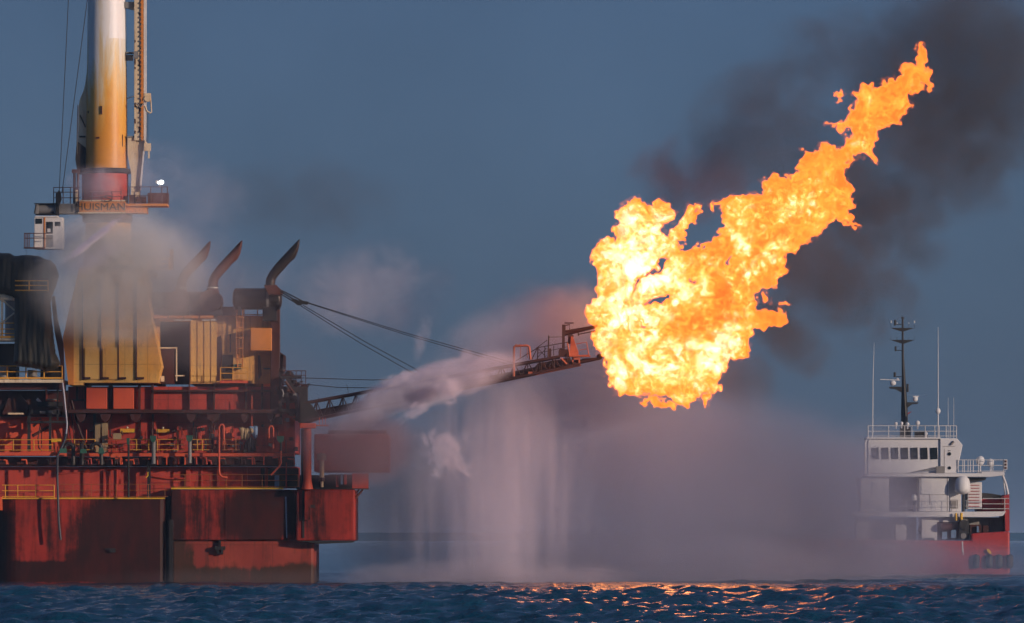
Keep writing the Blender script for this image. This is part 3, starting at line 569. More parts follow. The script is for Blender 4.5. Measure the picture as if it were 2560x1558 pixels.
cloth('hanging_canvas', 'tan canvas hanging on the deck left of the grey blue bundle', 'canvas', 'tan', [(595, 1070), (604, 1068), (622, 1072), (628, 1068), (634, 1078), (622, 1092), (614, 1100), (602, 1098), (600, 1080)], .6, .5, .08, 1.5, 4, .3)
cloth('draped_bundle', 'grey blue cover hanging beside the tan canvas', 'cover', 'blue', [(620, 1066), (642, 1065), (643, 1092), (636, 1098), (628, 1085)], .9, .4, .06, 1.5, 5, .2)
cloth('net_bundle', 'dark net hanging below the canvas in front of the dark red wall', 'net', 'dark', [(612, 1105), (626, 1090), (636, 1100), (640, 1128), (606, 1132)], .5, .5, .08, 1.5, 6, .3)
single('storage_locker', 'pale blue locker standing on the gallery beside the dark shade panel', 'locker', 'blue', lambda m: [m.box(685, 696, 1188, 1203, 1.4, 2.1), m.box(685, 696, 1204, 1218.5, 1.4, 2.1), m.box(690, 691, 1188, 1219, 1.35, 1.4)])
# scaffold tower by the tarpaulin
sc_ = thing('scaffold_tower', 'cream lattice scaffold tower partly hidden by the dark tarpaulin', 'scaffold', P(15, 850, -2))
part('post', 'cream', lambda m: [m.box(7, 11, 750, 850, -2, -1.6)], sc_)
part('brace', 'cream', lambda m: [m.tube([(10, 753), (40, 778)], .07, -1.9, 6), m.tube([(40, 784), (10, 808)], .07, -1.9, 6)], sc_)
part('head_box', 'cream', lambda m: [m.box(3, 36, 741, 752, -2.1, 0), m.box(2, 32, 737, 741, -2, 0)], sc_)
part('platform', 'cream', lambda m: m.box(-20, 40, 848, 853, -2.2, 2), sc_)
single('cloth_sleeve', 'dark red hanging sleeve down the right side of the tarpaulin', 'cover', 'darkred', lambda m: [m.prism([(130, 745), (138, 740), (146, 800), (160, 860), (163, 965), (168, 1030), (160, 1030), (152, 900), (138, 830)], -1.0, -.4)])
# ================================================================== the crane
crane = thing('offshore_crane', 'tall cream and orange mast crane standing in mist on the ochre housing', 'crane', P(260, 640, 6))
CY = 5.0
def cp(name, mat, f, parent=crane, bevel=0.0):
    m = MB(); f(m); return m.build(name, M[mat], parent, bevel)
cp('mast', 'mast', lambda m: m.lathe(258.5, CY, [(1.5, -420), (1.6, 5), (1.63, 60), (1.66, 130), (1.70, 220), (1.73, 320), (1.75, 410), (1.75, 414)], 48))
cp('mast_bolt', 'darkred', lambda m: [m.box(246, 250, 259, 280, CY - 1.75, CY - 1.6), m.box(234, 243, 337, 341, CY - 1.72, CY - 1.5), m.box(212, 216, 270, 276, CY - .9, CY - .8), m.box(299, 301, 330, 360, CY - 1.1, CY - .9)])
cp('mast_collar', 'dark', lambda m: m.lathe(256, CY, [(2.0, 415), (2.15, 419), (2.15, 426), (1.95, 428)], 40))
cp('base_drum', 'red', lambda m: m.lathe(254, CY, [(1.95, 428), (1.95, 500), (1.95, 501)], 40))
nb = cp('name_band', 'orange', lambda m: [m.box(193, 309, 500, 527, CY - 2.3, CY + 2.2), m.box(196, 305, 496, 500, CY - 2.2, CY + 2)], bevel=.03)
cp('band_trim', 'cream', lambda m: [m.box(193, 309, 496.5, 499.5, CY - 2.36, CY - 2.3), m.box(190, 309, 527, 530, CY - 2.4, CY + 2)], nb)
text_mesh('lettering', 'HUISMAN', 185, 308, 504, 522.5, CY - 2.32, M['letter'], nb)
text_mesh('lettering', 'S', 255, 275, 484, 501, CY - 2.45, M['letter'], nb)
cp('slew_ring', 'brown', lambda m: m.lathe(260, CY, [(2.1, 530), (2.1, 548), (1.95, 550), (1.95, 552)], 40))
cp('pedestal', 'yellow_rust', lambda m: m.lathe(262, CY, [(1.9, 552), (1.95, 600), (2.05, 640), (2.2, 667), (2.2, 668)], 40))
cp('jib', 'cream', lambda m: [m.box(329, 352, -420, 345, CY - 1.0, CY + .4)], bevel=.03)
cp('jib_flange', 'white', lambda m: [m.prism([(354, -420), (360, -420), (360, 225), (359, 340), (352, 400), (346, 470), (342, 470), (350, 390), (354, 330)], CY - 1.1, CY - .5)])
cp('rack', 'orange', lambda m: [m.box(347, 352.5, -420, 345, CY - 1.15, CY - 1.0)] + [m.box(345, 349, z, z + 4, CY - 1.2, CY - 1.0) for z in range(-400, 340, 12)])
cp('jib_foot', 'cream', lambda m: [m.prism([(312, 337), (354, 334), (352, 380), (345, 430), (340, 500), (320, 500), (322, 430), (312, 380)], CY - .8, CY + .6)])
cp('jib_bracket', 'grey', lambda m: [m.box(306, 330, 121, 125, CY - .6, CY + .2), m.box(307, 325, 128, 142, CY - .4, CY), m.box(328, 340, 120, 138, CY - 1.15, CY - 1), m.prism([(304, -5), (332, -5), (332, 16), (304, 9)], CY - .6, CY + .4), m.box(310, 340, 333, 337, CY - .9, CY), m.tube([(310, 238), (330, 232)], .03, CY - .5), m.tube([(332, 250), (346, 262), (352, 252)], .06, CY - 1.2)])
cp('jib_stain', 'darkred', lambda m: [m.box(330, 333, z, z + h, CY - 1.03, CY - 1) for z, h in ((92, 6), (140, 14), (160, 5), (250, 10), (290, 12), (320, 8))] + [m.box(341, 344, z, z + h, CY - 1.03, CY - 1) for z, h in ((24, 5), (145, 14), (262, 10), (310, 6), (316, 8))])
cp('sheave_block', 'cream', lambda m: [m.box(355, 371, 226, 234, CY - 1.2, CY - .6), m.tube([(370, 230), (373, 274)], .05, CY - 1.1), m.cyly(363, 240, .26, CY - 1.3, CY - 1.0), m.tube([(357, 258), (362, 272), (372, 276)], .07, CY - 1.1), m.box(354, 371, 352, 371, CY - 1.2, CY - .6), m.prism([(356, 343), (363, 352), (356, 352)], CY - 1.2, CY - .7), m.box(364, 368, 371, 390, CY - 1.1, CY - .8)])
cp('hoist_wire', 'dark', lambda m: [m.tube([(361, 275), (361, 350)], .02, CY - 1.1, 5), m.tube([(364, 275), (364, 350)], .02, CY - 1.1, 5)])
cp('back_fin', 'cream', lambda m: [m.prism([(208, 175), (208, 420), (186, 420), (187, 330), (189, 255), (191, 240), (200, 220), (205, 200)], CY - .3, CY + .8)])
cp('back_fin_edge', 'soot', lambda m: [m.prism([(184, 345), (206, 362), (206, 428), (186, 428), (180, 390)], CY - .5, CY + 1), m.tube([(187, 255), (184, 380)], .05, CY - .5), m.tube([(192, 280), (206, 310)], .05, CY - .4), m.box(190, 206, 332, 336, CY - .4, CY)])
cp('tensioner', 'brown', lambda m: [m.cylz(179, 425, 530, .12, CY - 1), m.cylz(188, 428, 530, .1, CY - 1.2), m.box(173, 192, 418, 427, CY - 1.4, CY - .6), m.box(176, 190, 462, 470, CY - 1.4, CY - .8)])
tag(cp('tensioner', 'cream', lambda m: [m.cylz(184, 470, 528, .13, CY - 1.5)]), 'cream tensioner cylinder')
cp('winch_house', 'grey', lambda m: [m.cylx(84, 140, 518, .42, CY - 1.5, 24), m.box(130, 196, 505, 530, CY - 2, CY), m.box(82, 90, 506, 532, CY - 2, CY - 1)], bevel=.03)
cp('winch_edge', 'dark', lambda m: [m.box(80, 136, 504, 506, CY - 2.1, CY - .6), m.box(82, 134, 530.5, 532.5, CY - 2.1, CY - .6), m.tube([(84, 508), (80, 530)], .05, CY - 2), m.box(134, 142, 478, 535, CY - 2.2, CY - 1.6)])
cab = cp('cab', 'white', lambda m: [m.box(80, 152, 540, 619, CY - 2.2, CY - .2), m.box(82, 140, 536, 540, CY - 2.3, CY - .1)], bevel=.04)
cp('window', 'glass', lambda m: m.box(83, 100, 543, 556, CY - 2.23, CY - 2.2), cab)
cp('window', 'glass', lambda m: m.box(110, 127, 551, 579, CY - 2.23, CY - 2.2), cab)
cp('window', 'glass', lambda m: m.box(132, 146, 551, 562, CY - 2.23, CY - 2.2), cab)
cp('cab_door', 'grey', lambda m: m.box(110, 128, 584, 615, CY - 2.22, CY - 2.2), cab)
cp('seat_cover', 'white', lambda m: m.box(113, 121, 568, 577, CY - 2.26, CY - 2.23), cab)
cp('corner_trim', 'orange', lambda m: [m.box(104, 108, 540, 617, CY - 2.25, CY - 2.2), m.box(80, 108, 615, 620, CY - 2.3, CY - 2.2)], cab)
cbal = cp('cab_balcony', 'brown', lambda m: [m.box(55, 108, 616, 619, CY - 3.1, CY - 2.3)])
cp('balcony_rail', 'brown', lambda m: [m.tube([(56, z), (128, z)], .035, CY - 3, 6) for z in (581, 593)] + [m.tube([(x, 580), (x, 618)], .035, CY - 3, 6) for x in (57, 61, 65, 69, 81, 106)], cbal)
cp('pedestal_rail', 'brown', lambda m: [m.tube([(127, z), (196, z)], .03, CY - 1.8, 6) for z in (464, 476, 490)] + [m.tube([(x, 463), (x, 505)], .035, CY - 1.8, 6) for x in (128, 152, 170)])
cp('hanging_cable', 'dark', lambda m: [m.tube([(60, 620), (62, 640)], .015, CY - 2.5, 5), m.tube([(125, 640), (125, 652)], .03, CY - 4, 5)])
cp('wing_deck', 'orange', lambda m: [m.box(310, 414, 505, 511, CY - 2, CY + 1), m.box(310, 362, 511, 528, CY - 1.6, CY + 1)])
cp('wing_machinery', 'brown', lambda m: [m.box(316, 332, 482, 505, CY - 1.5, CY), m.box(362, 415, 476, 505, CY - .5, CY + .6), m.cylx(335, 360, 494, .3, CY - 1)])
cp('wing_rail', 'brown', lambda m: [m.tube([(x, 462), (x, 505)], .04, CY - 1.9, 6) for x in (318, 345, 372, 400, 414)] + [m.tube([(312, z), (414, z)], .03, CY - 1.9, 6) for z in (463, 484)] + [m.tube([(218, z), (300, z)], .03, CY - 2.35, 6) for z in (476, 488)] + [m.tube([(x, 474), (x, 500)], .03, CY - 2.35, 6) for x in (225, 250, 275, 298)])
fl = cp('floodlight', 'white', lambda m: [m.cyly(390, 451, .16, CY - 2.3, CY - 2.0, 12), m.cyly(399, 452, .2, CY - 2.4, CY - 2.0, 12), m.tube([(395, 462), (395, 454)], .04, CY - 2)])
cp('lens', 'lamp', lambda m: [m.cyly(393, 453, .12, CY - 2.32, CY - 2.3, 12), m.cyly(400, 452, .19, CY - 2.42, CY - 2.4, 14)], fl)
cp('roof_clutter', 'brown', lambda m: [m.box(420, 429, 620, 672, 3, 3.6), m.box(372, 388, 680, 690, 3, 4), m.box(340, 376, 662, 672, 2.6, 3.4)])
# crane wires
for a, b, lab in (((186, -420), (143, 478), 'left hand crane wire coming down to the hook block'), ((268, -420), (150, 480), 'right hand crane wire slanting behind the mast')):
    m = MB(); m.tube([(a[0], a[1]), (b[0], b[1])], .03, CY - 2.4, 6); tag(m.build('crane_wire', M['dark']), lab, 'wire', 'crane wires')
single('hook_block', 'black hook block hanging at the railing above the cab', 'hook', 'dark', lambda m: [m.prism([(142, 472), (147, 476), (149, 495), (143, 512), (136, 495), (138, 480)], CY - 2.6, CY - 2.2)])
# ================================================================== exhaust stacks
RINGS = [((660.6, 711), (684.6, 711)), ((662, 694.6), (687, 694.6)), ((670, 678.6), (696.6, 682.6)), ((686, 657), (710, 668)), ((707, 634.6), (723, 653)), ((726, 614.6), (735, 643)), ((738, 601.6), (742, 628)), ((743.5, 596.5), (746, 610)), ((746.3, 594.4), (747.3, 596.5))]
def stack(dx, y, drum, mat, lab):
    t = thing('exhaust_stack', lab, 'exhaust stack', P(673 + dx, 786, y), 'curved exhaust stacks on the deckhouse roof')
    m = MB(); seg = 16; vs = []
    # resample the hand set rings
    R2 = []
    for i in range(len(RINGS) - 1):
        for s_ in (0, .34, .67): R2.append(tuple((RINGS[i][e][0] * (1 - s_) + RINGS[i + 1][e][0] * s_, RINGS[i][e][1] * (1 - s_) + RINGS[i + 1][e][1] * s_) for e in (0, 1)))
    R2.append(RINGS[-1])
    for (a, b) in R2:
        c = ((a[0] + b[0]) / 2, (a[1] + b[1]) / 2); h = ((b[0] - a[0]) / 2, (b[1] - a[1]) / 2); ry = .40 * min(1, math.hypot(*h) / 11.0 + .2)
        for k in range(seg):
            q = 2 * math.pi * k / seg; vs.append(m.q(c[0] + h[0] * math.cos(q) + dx, c[1] + h[1] * math.cos(q), y + ry * math.sin(q)))
    m.add(vs, [(i * seg + k, i * seg + (k + 1) % seg, (i + 1) * seg + (k + 1) % seg, (i + 1) * seg + k) for i in range(len(R2) - 1) for k in range(seg)], True)
    m.build('curved_pipe', M[mat], t)
    part('collar', 'dark', lambda m: m.lathe(672.5 + dx, y, [(.52, 710), (.52, 712.5)], 20), t)
    part('collar_trim', 'white', lambda m: m.lathe(672.5 + dx, y, [(.46, 712.6), (.46, 716)], 20), t)
    if drum == 'x':
        d_ = part('silencer_drum', 'soot', lambda m: [m.cylx(586, 694, 745, .9, y, 28), m.lathe(672, y, [(.45, 716), (.62, 724)], 16)] , t)
        part('drum_end', 'soot', lambda m: m.ball(586, 745, .9, y, .3), d_); part('drum_end', 'soot', lambda m: m.ball(694, 745, .9, y, .35), d_)
        part('drum_band', 'grey', lambda m: [m.cylx(664, 670, 745, .93, y, 28)], d_)
        part('cradle', 'dark', lambda m: [m.box(592, 600, 765, 786, y - .6, y + .6), m.box(655, 690, 765, 800, y - .6, y + .6)], t)
    else:
        part('silencer_drum', mat, lambda m: [m.cyly(668 + dx, 748, .95, y - 1, y + 3, 28), m.lathe(672 + dx, y, [(.46, 716), (.6, 728)], 16), m.cylx(600 + dx, 660 + dx, 750, .9, y + 1.2, 20)], t)
        part('cradle', 'dark', lambda m: m.box(645 + dx, 695 + dx, 770, 790, y - .8, y + 2), t)
stack(0, 2.6, 'x', 'soot', 'right hand sooty exhaust stack, clear of the mist, above a black drum')
stack(-147, 5.0, 'y', 'brown', 'middle brown exhaust stack, half veiled by mist')
stack(-228, 6.0, 'y', 'brown', 'left hand brown exhaust stack nearest the crane, deepest in the mist')
part('roof_plant', 'brown', lambda m: [m.box(372, 540, 765, 786, 6, 9), m.box(540, 585, 760, 786, 7, 9), m.box(375, 400, 735, 770, 7, 9)])
# ================================================================== burner boom
boom = thing('burner_boom', 'long rusty lattice burner boom reaching out from the platform to the flame', 'burner boom', P(770, 1045, 0))
def bt(x): return 1007 - .1867 * (x - 769)      # top chord
def bb(x): return 1052 - .2065 * (x - 769)      # bottom chord
def bp(name, mat, f, parent=boom, bevel=0.0):
    m = MB(); f(m); return m.build(name, M[mat], parent, bevel)
for y in (-.9, .9):
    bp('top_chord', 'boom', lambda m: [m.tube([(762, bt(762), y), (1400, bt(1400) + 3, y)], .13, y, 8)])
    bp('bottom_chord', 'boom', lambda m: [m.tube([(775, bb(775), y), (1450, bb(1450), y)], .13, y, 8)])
n_ = 20
def lat(m):
    for y in (-.9, .9):
        for i in range(n_):
            x0 = 775 + i * 33; x1 = x0 + 33; xm = (x0 + x1) / 2
            if x1 > 1440: break
            m.tube([(x0, bb(x0), y), (xm, bt(xm), y), (x1, bb(x1), y)], .06, y, 6)
            m.tube([(xm, bt(xm), y), (xm, bb(xm), y)], .04, y, 6)
    for i in range(n_):
        x0 = 775 + i * 33
        if x0 < 1440: m.tube([(x0 + 16, bt(x0 + 16), -.9), (x0 + 16, bt(x0 + 16), .9)], .05, 0, 6); m.tube([(x0, bb(x0), -.9), (x0 + 33, bb(x0 + 33), .9)], .05, 0, 6)
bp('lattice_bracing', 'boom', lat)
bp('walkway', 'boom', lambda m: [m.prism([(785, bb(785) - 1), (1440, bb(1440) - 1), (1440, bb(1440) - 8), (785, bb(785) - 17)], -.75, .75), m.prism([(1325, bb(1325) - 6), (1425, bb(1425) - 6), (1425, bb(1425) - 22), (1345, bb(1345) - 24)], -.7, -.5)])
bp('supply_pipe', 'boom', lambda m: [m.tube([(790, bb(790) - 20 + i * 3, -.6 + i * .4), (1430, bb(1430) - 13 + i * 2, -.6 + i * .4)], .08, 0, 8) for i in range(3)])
bp('boom_foot', 'dark', lambda m: [m.prism([(752, 1000), (772, 1003), (800, 1040), (792, 1052), (752, 1058)], -1, 1)])  # near black colour stands in for shade at the boom root
gp = bp('spray_gantry', 'boomorange', lambda m: [m.tube([(1284, 942), (1285, 868), (1288, 866), (1318, 865), (1323, 868), (1326, 900)], .10, -1.0, 8)] + [m.tube([(x, 866), (x, 896)], .03, -1, 6) for x in (1301, 1318)] + [m.ball(x, 864, .09, -1, 1, 1, 8) for x in (1290, 1300, 1313)])
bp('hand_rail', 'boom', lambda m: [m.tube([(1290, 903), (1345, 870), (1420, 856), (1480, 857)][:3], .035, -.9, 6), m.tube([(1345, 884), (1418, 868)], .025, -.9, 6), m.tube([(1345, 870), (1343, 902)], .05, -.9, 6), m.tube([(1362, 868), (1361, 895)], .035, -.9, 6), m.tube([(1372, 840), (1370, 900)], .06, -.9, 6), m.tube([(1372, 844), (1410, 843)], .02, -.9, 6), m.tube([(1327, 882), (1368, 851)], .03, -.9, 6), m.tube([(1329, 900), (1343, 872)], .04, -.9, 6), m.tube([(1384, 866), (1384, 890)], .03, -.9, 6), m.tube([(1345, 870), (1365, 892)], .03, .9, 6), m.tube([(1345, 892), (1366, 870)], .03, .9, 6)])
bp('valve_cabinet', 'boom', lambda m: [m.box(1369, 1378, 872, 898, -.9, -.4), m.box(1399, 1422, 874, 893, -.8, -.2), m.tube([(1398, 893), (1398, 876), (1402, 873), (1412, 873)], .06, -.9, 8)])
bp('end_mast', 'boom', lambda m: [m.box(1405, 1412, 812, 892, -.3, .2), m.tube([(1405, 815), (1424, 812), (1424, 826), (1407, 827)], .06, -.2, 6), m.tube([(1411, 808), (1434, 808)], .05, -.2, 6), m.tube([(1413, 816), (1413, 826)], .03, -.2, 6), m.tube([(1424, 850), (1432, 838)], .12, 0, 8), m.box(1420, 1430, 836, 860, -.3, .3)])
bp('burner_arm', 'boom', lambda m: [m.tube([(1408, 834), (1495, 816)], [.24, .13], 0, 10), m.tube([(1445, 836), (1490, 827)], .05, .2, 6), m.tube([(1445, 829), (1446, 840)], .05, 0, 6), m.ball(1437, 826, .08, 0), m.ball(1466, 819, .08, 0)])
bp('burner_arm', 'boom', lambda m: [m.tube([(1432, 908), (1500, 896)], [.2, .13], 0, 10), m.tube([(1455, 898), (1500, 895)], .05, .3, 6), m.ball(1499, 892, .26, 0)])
bp('heat_shield', 'boomorange', lambda m: [m.prism([(1427, 842), (1432, 842), (1446, 880), (1447, 892), (1424, 892), (1425, 870)], -.5, -.35)], bevel=.02)
bp('end_frame', 'boomorange', lambda m: [m.box(1420, 1476, 890, 892.5, -.8, .8), m.box(1430, 1450, 893, 900, -.6, .4), m.box(1430, 1434, 893, 914, -.6, -.3), m.box(1446, 1450, 900, 914, -.6, -.3), m.box(1430, 1452, 911, 915, -.6, .4), m.tube([(1403, 897), (1416, 911)], .08, -1, 6)])
bp('end_rail', 'boomorange', lambda m: [m.tube([(1418, 857), (1424, 890)], .06, -.8, 6), m.tube([(1440, 861), (1466, 856), (1472, 891)], .04, -.8, 6), m.tube([(1448, 876), (1469, 873)], .03, -.8, 6), m.tube([(1444, 890), (1471, 889)], .05, -.8, 6)])
bp('lower_flange', 'boomorange', lambda m: [m.box(1320, 1331, 930, 938, -1, -.7), m.prism([(1340, bb(1340) + 1), (1450, bb(1450) + 1), (1450, bb(1450) + 4), (1340, bb(1340) + 4)], -.95, -.85)])
bp('whip_aerial', 'dark', lambda m: [m.tube([(867, 962), (872, 988)], .02, 0, 5), m.tube([(797, 995), (797, 1003)], .03, 0, 5)])
# stays
for pts, lab in (([(765, 757, -.4), (1265, 910, -.4)], 'upper stay cable from the king post to the outer boom, near strand'), ([(765, 755, .4), (1283, 907, .4)], 'upper stay cable from the king post to the outer boom, far strand'),
                 ([(752, 765, -.4), (1048, 942, -.4)], 'lower stay cable from the king post to the middle of the boom, near strand'), ([(756, 762, .4), (1075, 942, .4)], 'lower stay cable from the king post to the middle of the boom, far strand'),
                 ([(755, 945, 0), (1100, 947, 0)], 'upper level wire strung from the hinge frame into the spray'), ([(755, 960, 0), (940, 970, 0)], 'lower level wire strung from the hinge frame to the boom')):
    m = MB(); a, b = pts; mid = ((a[0] + b[0]) / 2, (a[1] + b[1]) / 2 + 4, (a[2] + b[2]) / 2)
    m.tube([a, mid, b], .03, 0, 6); tag(m.build('stay_cable', M['dark']), lab, 'cable', 'stay cables of the boom')
single('cable_tackle', 'black pulley tackle joining the king post head to the near stay cables', 'pulley', 'dark', lambda m: [m.tube([(700, 728), (745, 755)], .06, -.4, 6), m.tube([(700, 734), (740, 758)], .05, -.3, 6), m.prism([(728, 750), (740, 748), (756, 758), (754, 764), (744, 764)], -.7, -.2)], 'pulley tackles')
single('cable_tackle', 'black pulley tackle joining the king post head to the far stay cables', 'pulley', 'dark', lambda m: [m.tube([(704, 726), (755, 752)], .05, .4, 6), m.prism([(745, 748), (756, 752), (771, 754), (769, 762), (752, 760)], .2, .6)], 'pulley tackles')
# ================================================================== supply ship
DY = 160.0
ship = thing('supply_ship', 'white and red offshore supply ship with its stern lost in mist at the right', 'ship', Vector((X(2250, DY), DY, Z(1436, DY))))
def sp_(name, mat, f, parent=ship, bevel=0.0):
    m = MB(DY); f(m); return m.build(name, M[mat], parent, bevel)
hl = sp_('hull', 'shipred', lambda m: [m.prism([(1885, 1345), (2420, 1352), (2420, 1334), (2516, 1328), (2517, 1460), (1885, 1460)], -5, 5)], bevel=.2)
text_mesh('lettering', 'ICK STEPHEN', 2122, 2238, 1361, 1374, -5.03, M['shipwhite'], hl, DY)
sp_('hull_streak', 'shipwhite', lambda m: m.prism([(2397, 1354), (2400, 1354), (2402, 1386), (2399, 1386)], -5.05, -5), hl)
sp_('bow_strake', 'shipred', lambda m: m.prism([(2504, 1240), (2517, 1236), (2517.5, 1328), (2507, 1328), (2506, 1290)], -4, 5))
sp_('bow_bulwark', 'shipred', lambda m: [m.box(2443, 2504, 1248, 1279, 0, 4.5)])
sp_('painted_shadow_flare', 'mastgrey', lambda m: [m.prism([(2452, 1232), (2480, 1234), (2514, 1240), (2514, 1247), (2452, 1247)], 1, 5)])  # dark grey piece paints the shadow on the bow flare
sp_('upper_deck', 'shipwhite', lambda m: [m.prism([(2130, 1280), (2400, 1280), (2508, 1279), (2500, 1290), (2470, 1293), (2130, 1292)], -4.6, 4.6)])
sp_('forecastle_side', 'grey', lambda m: [m.box(2412, 2504, 1294, 1333, -2, 4)])
sp_('deck_machinery', 'darkred', lambda m: [m.box(2336, 2396, 1305, 1350, -3.4, -1), m.box(2420, 2448, 1312, 1334, -3.6, -2.2), m.box(2452, 2466, 1314, 1334, -3.6, -2.5), m.cylx(2346, 2374, 1318, .4, -4), m.ball(2300, 1325, .4, -3)])
sp_('deck_gear', 'mastgrey', lambda m: [m.box(2392, 2416, 1297, 1350, -4.2, -2), m.cyly(2404, 1312, .5, -4.5, -4.2), m.box(2300, 2306, 1296, 1350, -3, -1), m.box(2160, 2225, 1300, 1350, 0, 2), m.box(2225, 2290, 1294, 1350, -.4, 2), m.box(2304, 2330, 1345, 1352, -4.4, -3)])
sp_('winch_face', 'grey', lambda m: [m.cyly(2402, 1340, .3, -4.6, -4.2), m.box(2397, 2412, 1299, 1303, -4.4, -4.2)])
tag(sp_('barrel', 'blue', lambda m: [m.box(2350, 2362, 1330, 1348, -4, -3.4), m.box(2436, 2441, 1316, 1331, -4, -3.6), m.box(2372, 2384, 1325, 1345, -4.2, -3.5)]), 'blue barrels on the deck')
sp_('lower_house', 'shipwhite', lambda m: [m.box(2300, 2338, 1293.5, 1351, -3.6, 3), m.box(2338, 2412, 1293.5, 1305, -3.4, 3), m.box(2140, 2170, 1293.5, 1351, -3, 3), m.box(2236, 2262, 1312, 1351, -3, 0)])
sp_('crane_leg', 'sign', lambda m: [m.cylz(2396, 1283, 1300, .14, -5), m.cylz(2383, 1283, 1302, .1, -5)])
mh = sp_('middle_house', 'shipwhite', lambda m: [m.box(2148, 2217, 1193.5, 1279.5, -4, 3.5), m.box(2293, 2366, 1193.5, 1279.5, -4, 3.5), m.box(2217, 2293, 1193.5, 1279.5, 0.5, 3.5), m.box(2366, 2398, 1193.5, 1279.5, -3.2, 3.5)], bevel=.04)
sp_('opening_and_door', 'grey', lambda m: [m.box(2217, 2293, 1194, 1279, 0.4, 0.48), m.box(2369, 2390, 1250, 1272, -3.25, -3.2)], mh)  # large grey sheet paints the dark of the open bay
sp_('panel', 'shipwhite', lambda m: [m.box(2298, 2327, 1197, 1236, -4.08, -4), m.box(2176, 2206, 1206, 1237, -4.08, -4)], mh)
sp_('panel_joint', 'grey', lambda m: [m.box(2293, 2294, 1194, 1279, -4.03, -4), m.box(2319, 2320, 1236, 1262, -4.05, -4), m.box(2362, 2363.5, 1194, 1279, -4.03, -4), m.box(2294, 2362, 1236.5, 1237.5, -4.03, -4)], mh)
cs = sp_('funnel_casing', 'shipwhite', lambda m: m.box(2415, 2450, 1206, 1273, -3, 2), bevel=.05)
sp_('louvre', 'shipred', lambda m: [m.box(2417, 2444, 1213 + i * 7.5, 1214.6 + i * 7.5, -3.08, -3) for i in range(8)], cs)
sp_('boat_rack', 'mastgrey', lambda m: [m.prism([(2416, 1195), (2460, 1195), (2458, 1201), (2440, 1205), (2416, 1205)], -3.6, 0)])
sp_('bridge_deck', 'shipwhite', lambda m: [m.prism([(2162, 1184.5), (2447, 1184.5), (2447, 1181), (2503, 1181), (2505, 1189), (2470, 1193), (2440, 1193), (2162, 1192.5)], -4.6, 4.4)])
wh = sp_('wheelhouse', 'shipwhite', lambda m: [m.box(2166, 2345, 1097, 1184, -3.6, 3.4), m.prism([(2345, 1097), (2387, 1097), (2401, 1114), (2386, 1184), (2345, 1184)], -3.8, 3.6)], bevel=.06)
for x in (2174, 2198.5, 2222.5, 2247, 2271, 2295.5, 2320):
    fo = sp_('window', 'glass', lambda m: m.prism([(x, 1121), (x + 18, 1120), (x + 19, 1149), (x + 1, 1150)], -3.66, -3.6), wh)
sp_('porthole', 'glass', lambda m: m.cyly(2368, 1136, .19, -3.86, -3.8, 14), wh)
sp_('porthole', 'glass', lambda m: m.cyly(2368, 1171, .17, -3.86, -3.8, 14), wh)
sp_('wing_door', 'grey', lambda m: [m.box(2355, 2356, 1124, 1180, -3.83, -3.8), m.box(2352, 2382, 1117, 1118, -3.85, -3.8), m.box(2365, 2371, 1127, 1129, -3.85, -3.8), m.tube([(2372, 1113), (2379, 1105)], .12, -3.9)], wh)
sp_('wing_grating', 'grey', lambda m: [m.box(2335, 2356, 1167, 1184, -4.2, -3.9)] + [m.tube([(2270 + i * 8, 1182 - i), (2340, 1168 + i * 2)], .02, -4.2, 4) for i in range(5)], wh)
sp_('brow', 'shipwhite', lambda m: m.box(2163, 2346, 1095, 1098.5, -3.9, 3.4), wh)
railing('', 2166, 2386, 1066, 1096, -3.6, [2166, 2217, 2257, 2275, 2308, 2332, 2343, 2360, 2370, 2386], 'white', (0, .45, .85), .035, DY, parent=tag(empty('roof_railing', (0, 0, 0)), None))
rr = SC.objects['roof_railing']; rr.parent = ship; rr.location = -ship.location
def fixr(nm):
    pass
railing('', 2388, 2508, 1151, 1182, -3.9, [2390, 2401, 2405, 2414, 2420, 2427, 2440, 2476, 2502], 'white', (0, .45, .9), .035, DY, parent=tag(empty('wing_railing', (0, 0, 0)), None))
rr = SC.objects['wing_railing']; rr.parent = ship; rr.location = -ship.location
railing('', 2140, 2412, 1252, 1280, -4.4, [2160 + 25 * i for i in range(11)], 'white', (0, .5), .02, DY, parent=tag(empty('deck_railing', (0, 0, 0)), None))
rr = SC.objects['deck_railing']; rr.parent = ship; rr.location = -ship.location
railing('', 2450, 2516, 1247, 1279, -4.2, [2505], 'white', (0, .42, .8), .04, DY, parent=tag(empty('bow_railing', (0, 0, 0)), None))
rr = SC.objects['bow_railing']; rr.parent = ship; rr.location = -ship.location
sp_('deck_brace', 'shipwhite', lambda m: [m.tube([(2500, 1187), (2509, 1212), (2515, 1240)], .12, -3.8), m.tube([(2503, 1190), (2507, 1238)], .07, -3.4)])
sp_('light_box', 'shipwhite', lambda m: m.box(2503, 2512, 1150, 1175, -4, -3.7))
sp_('signal_lens', 'darkred', lambda m: [m.box(2505, 2510, z, z + 5.5, -4.05, -4) for z in (1152, 1160, 1168)])
for x, z, r_ in ((2446, 1153, .5), (2472, 1158, .42), (2290, 1059, .26), (2236, 1061, .2), (2250, 1060, .2), (2265, 1062, .2), (2311, 1085, .2)):
    s_l = sp_('searchlight', 'shipwhite', lambda m: [m.ball(x, z, r_, -3, .95, 1.05), m.tube([(x, z), (x, z + r_ * 60)], .08, -3, 8)])
dm = sp_('satellite_dome', 'shipwhite', lambda m: m.lathe(2400, -4.4, [(.05, 1190), (.4, 1192), (.68, 1199), (.80, 1210), (.84, 1222), (.8, 1230), (.5, 1234), (.2, 1237)], 28))
sp_('dome_pole', 'mastgrey', lambda m: m.cylz(2402, 1237, 1298, .14, -4.4), dm)
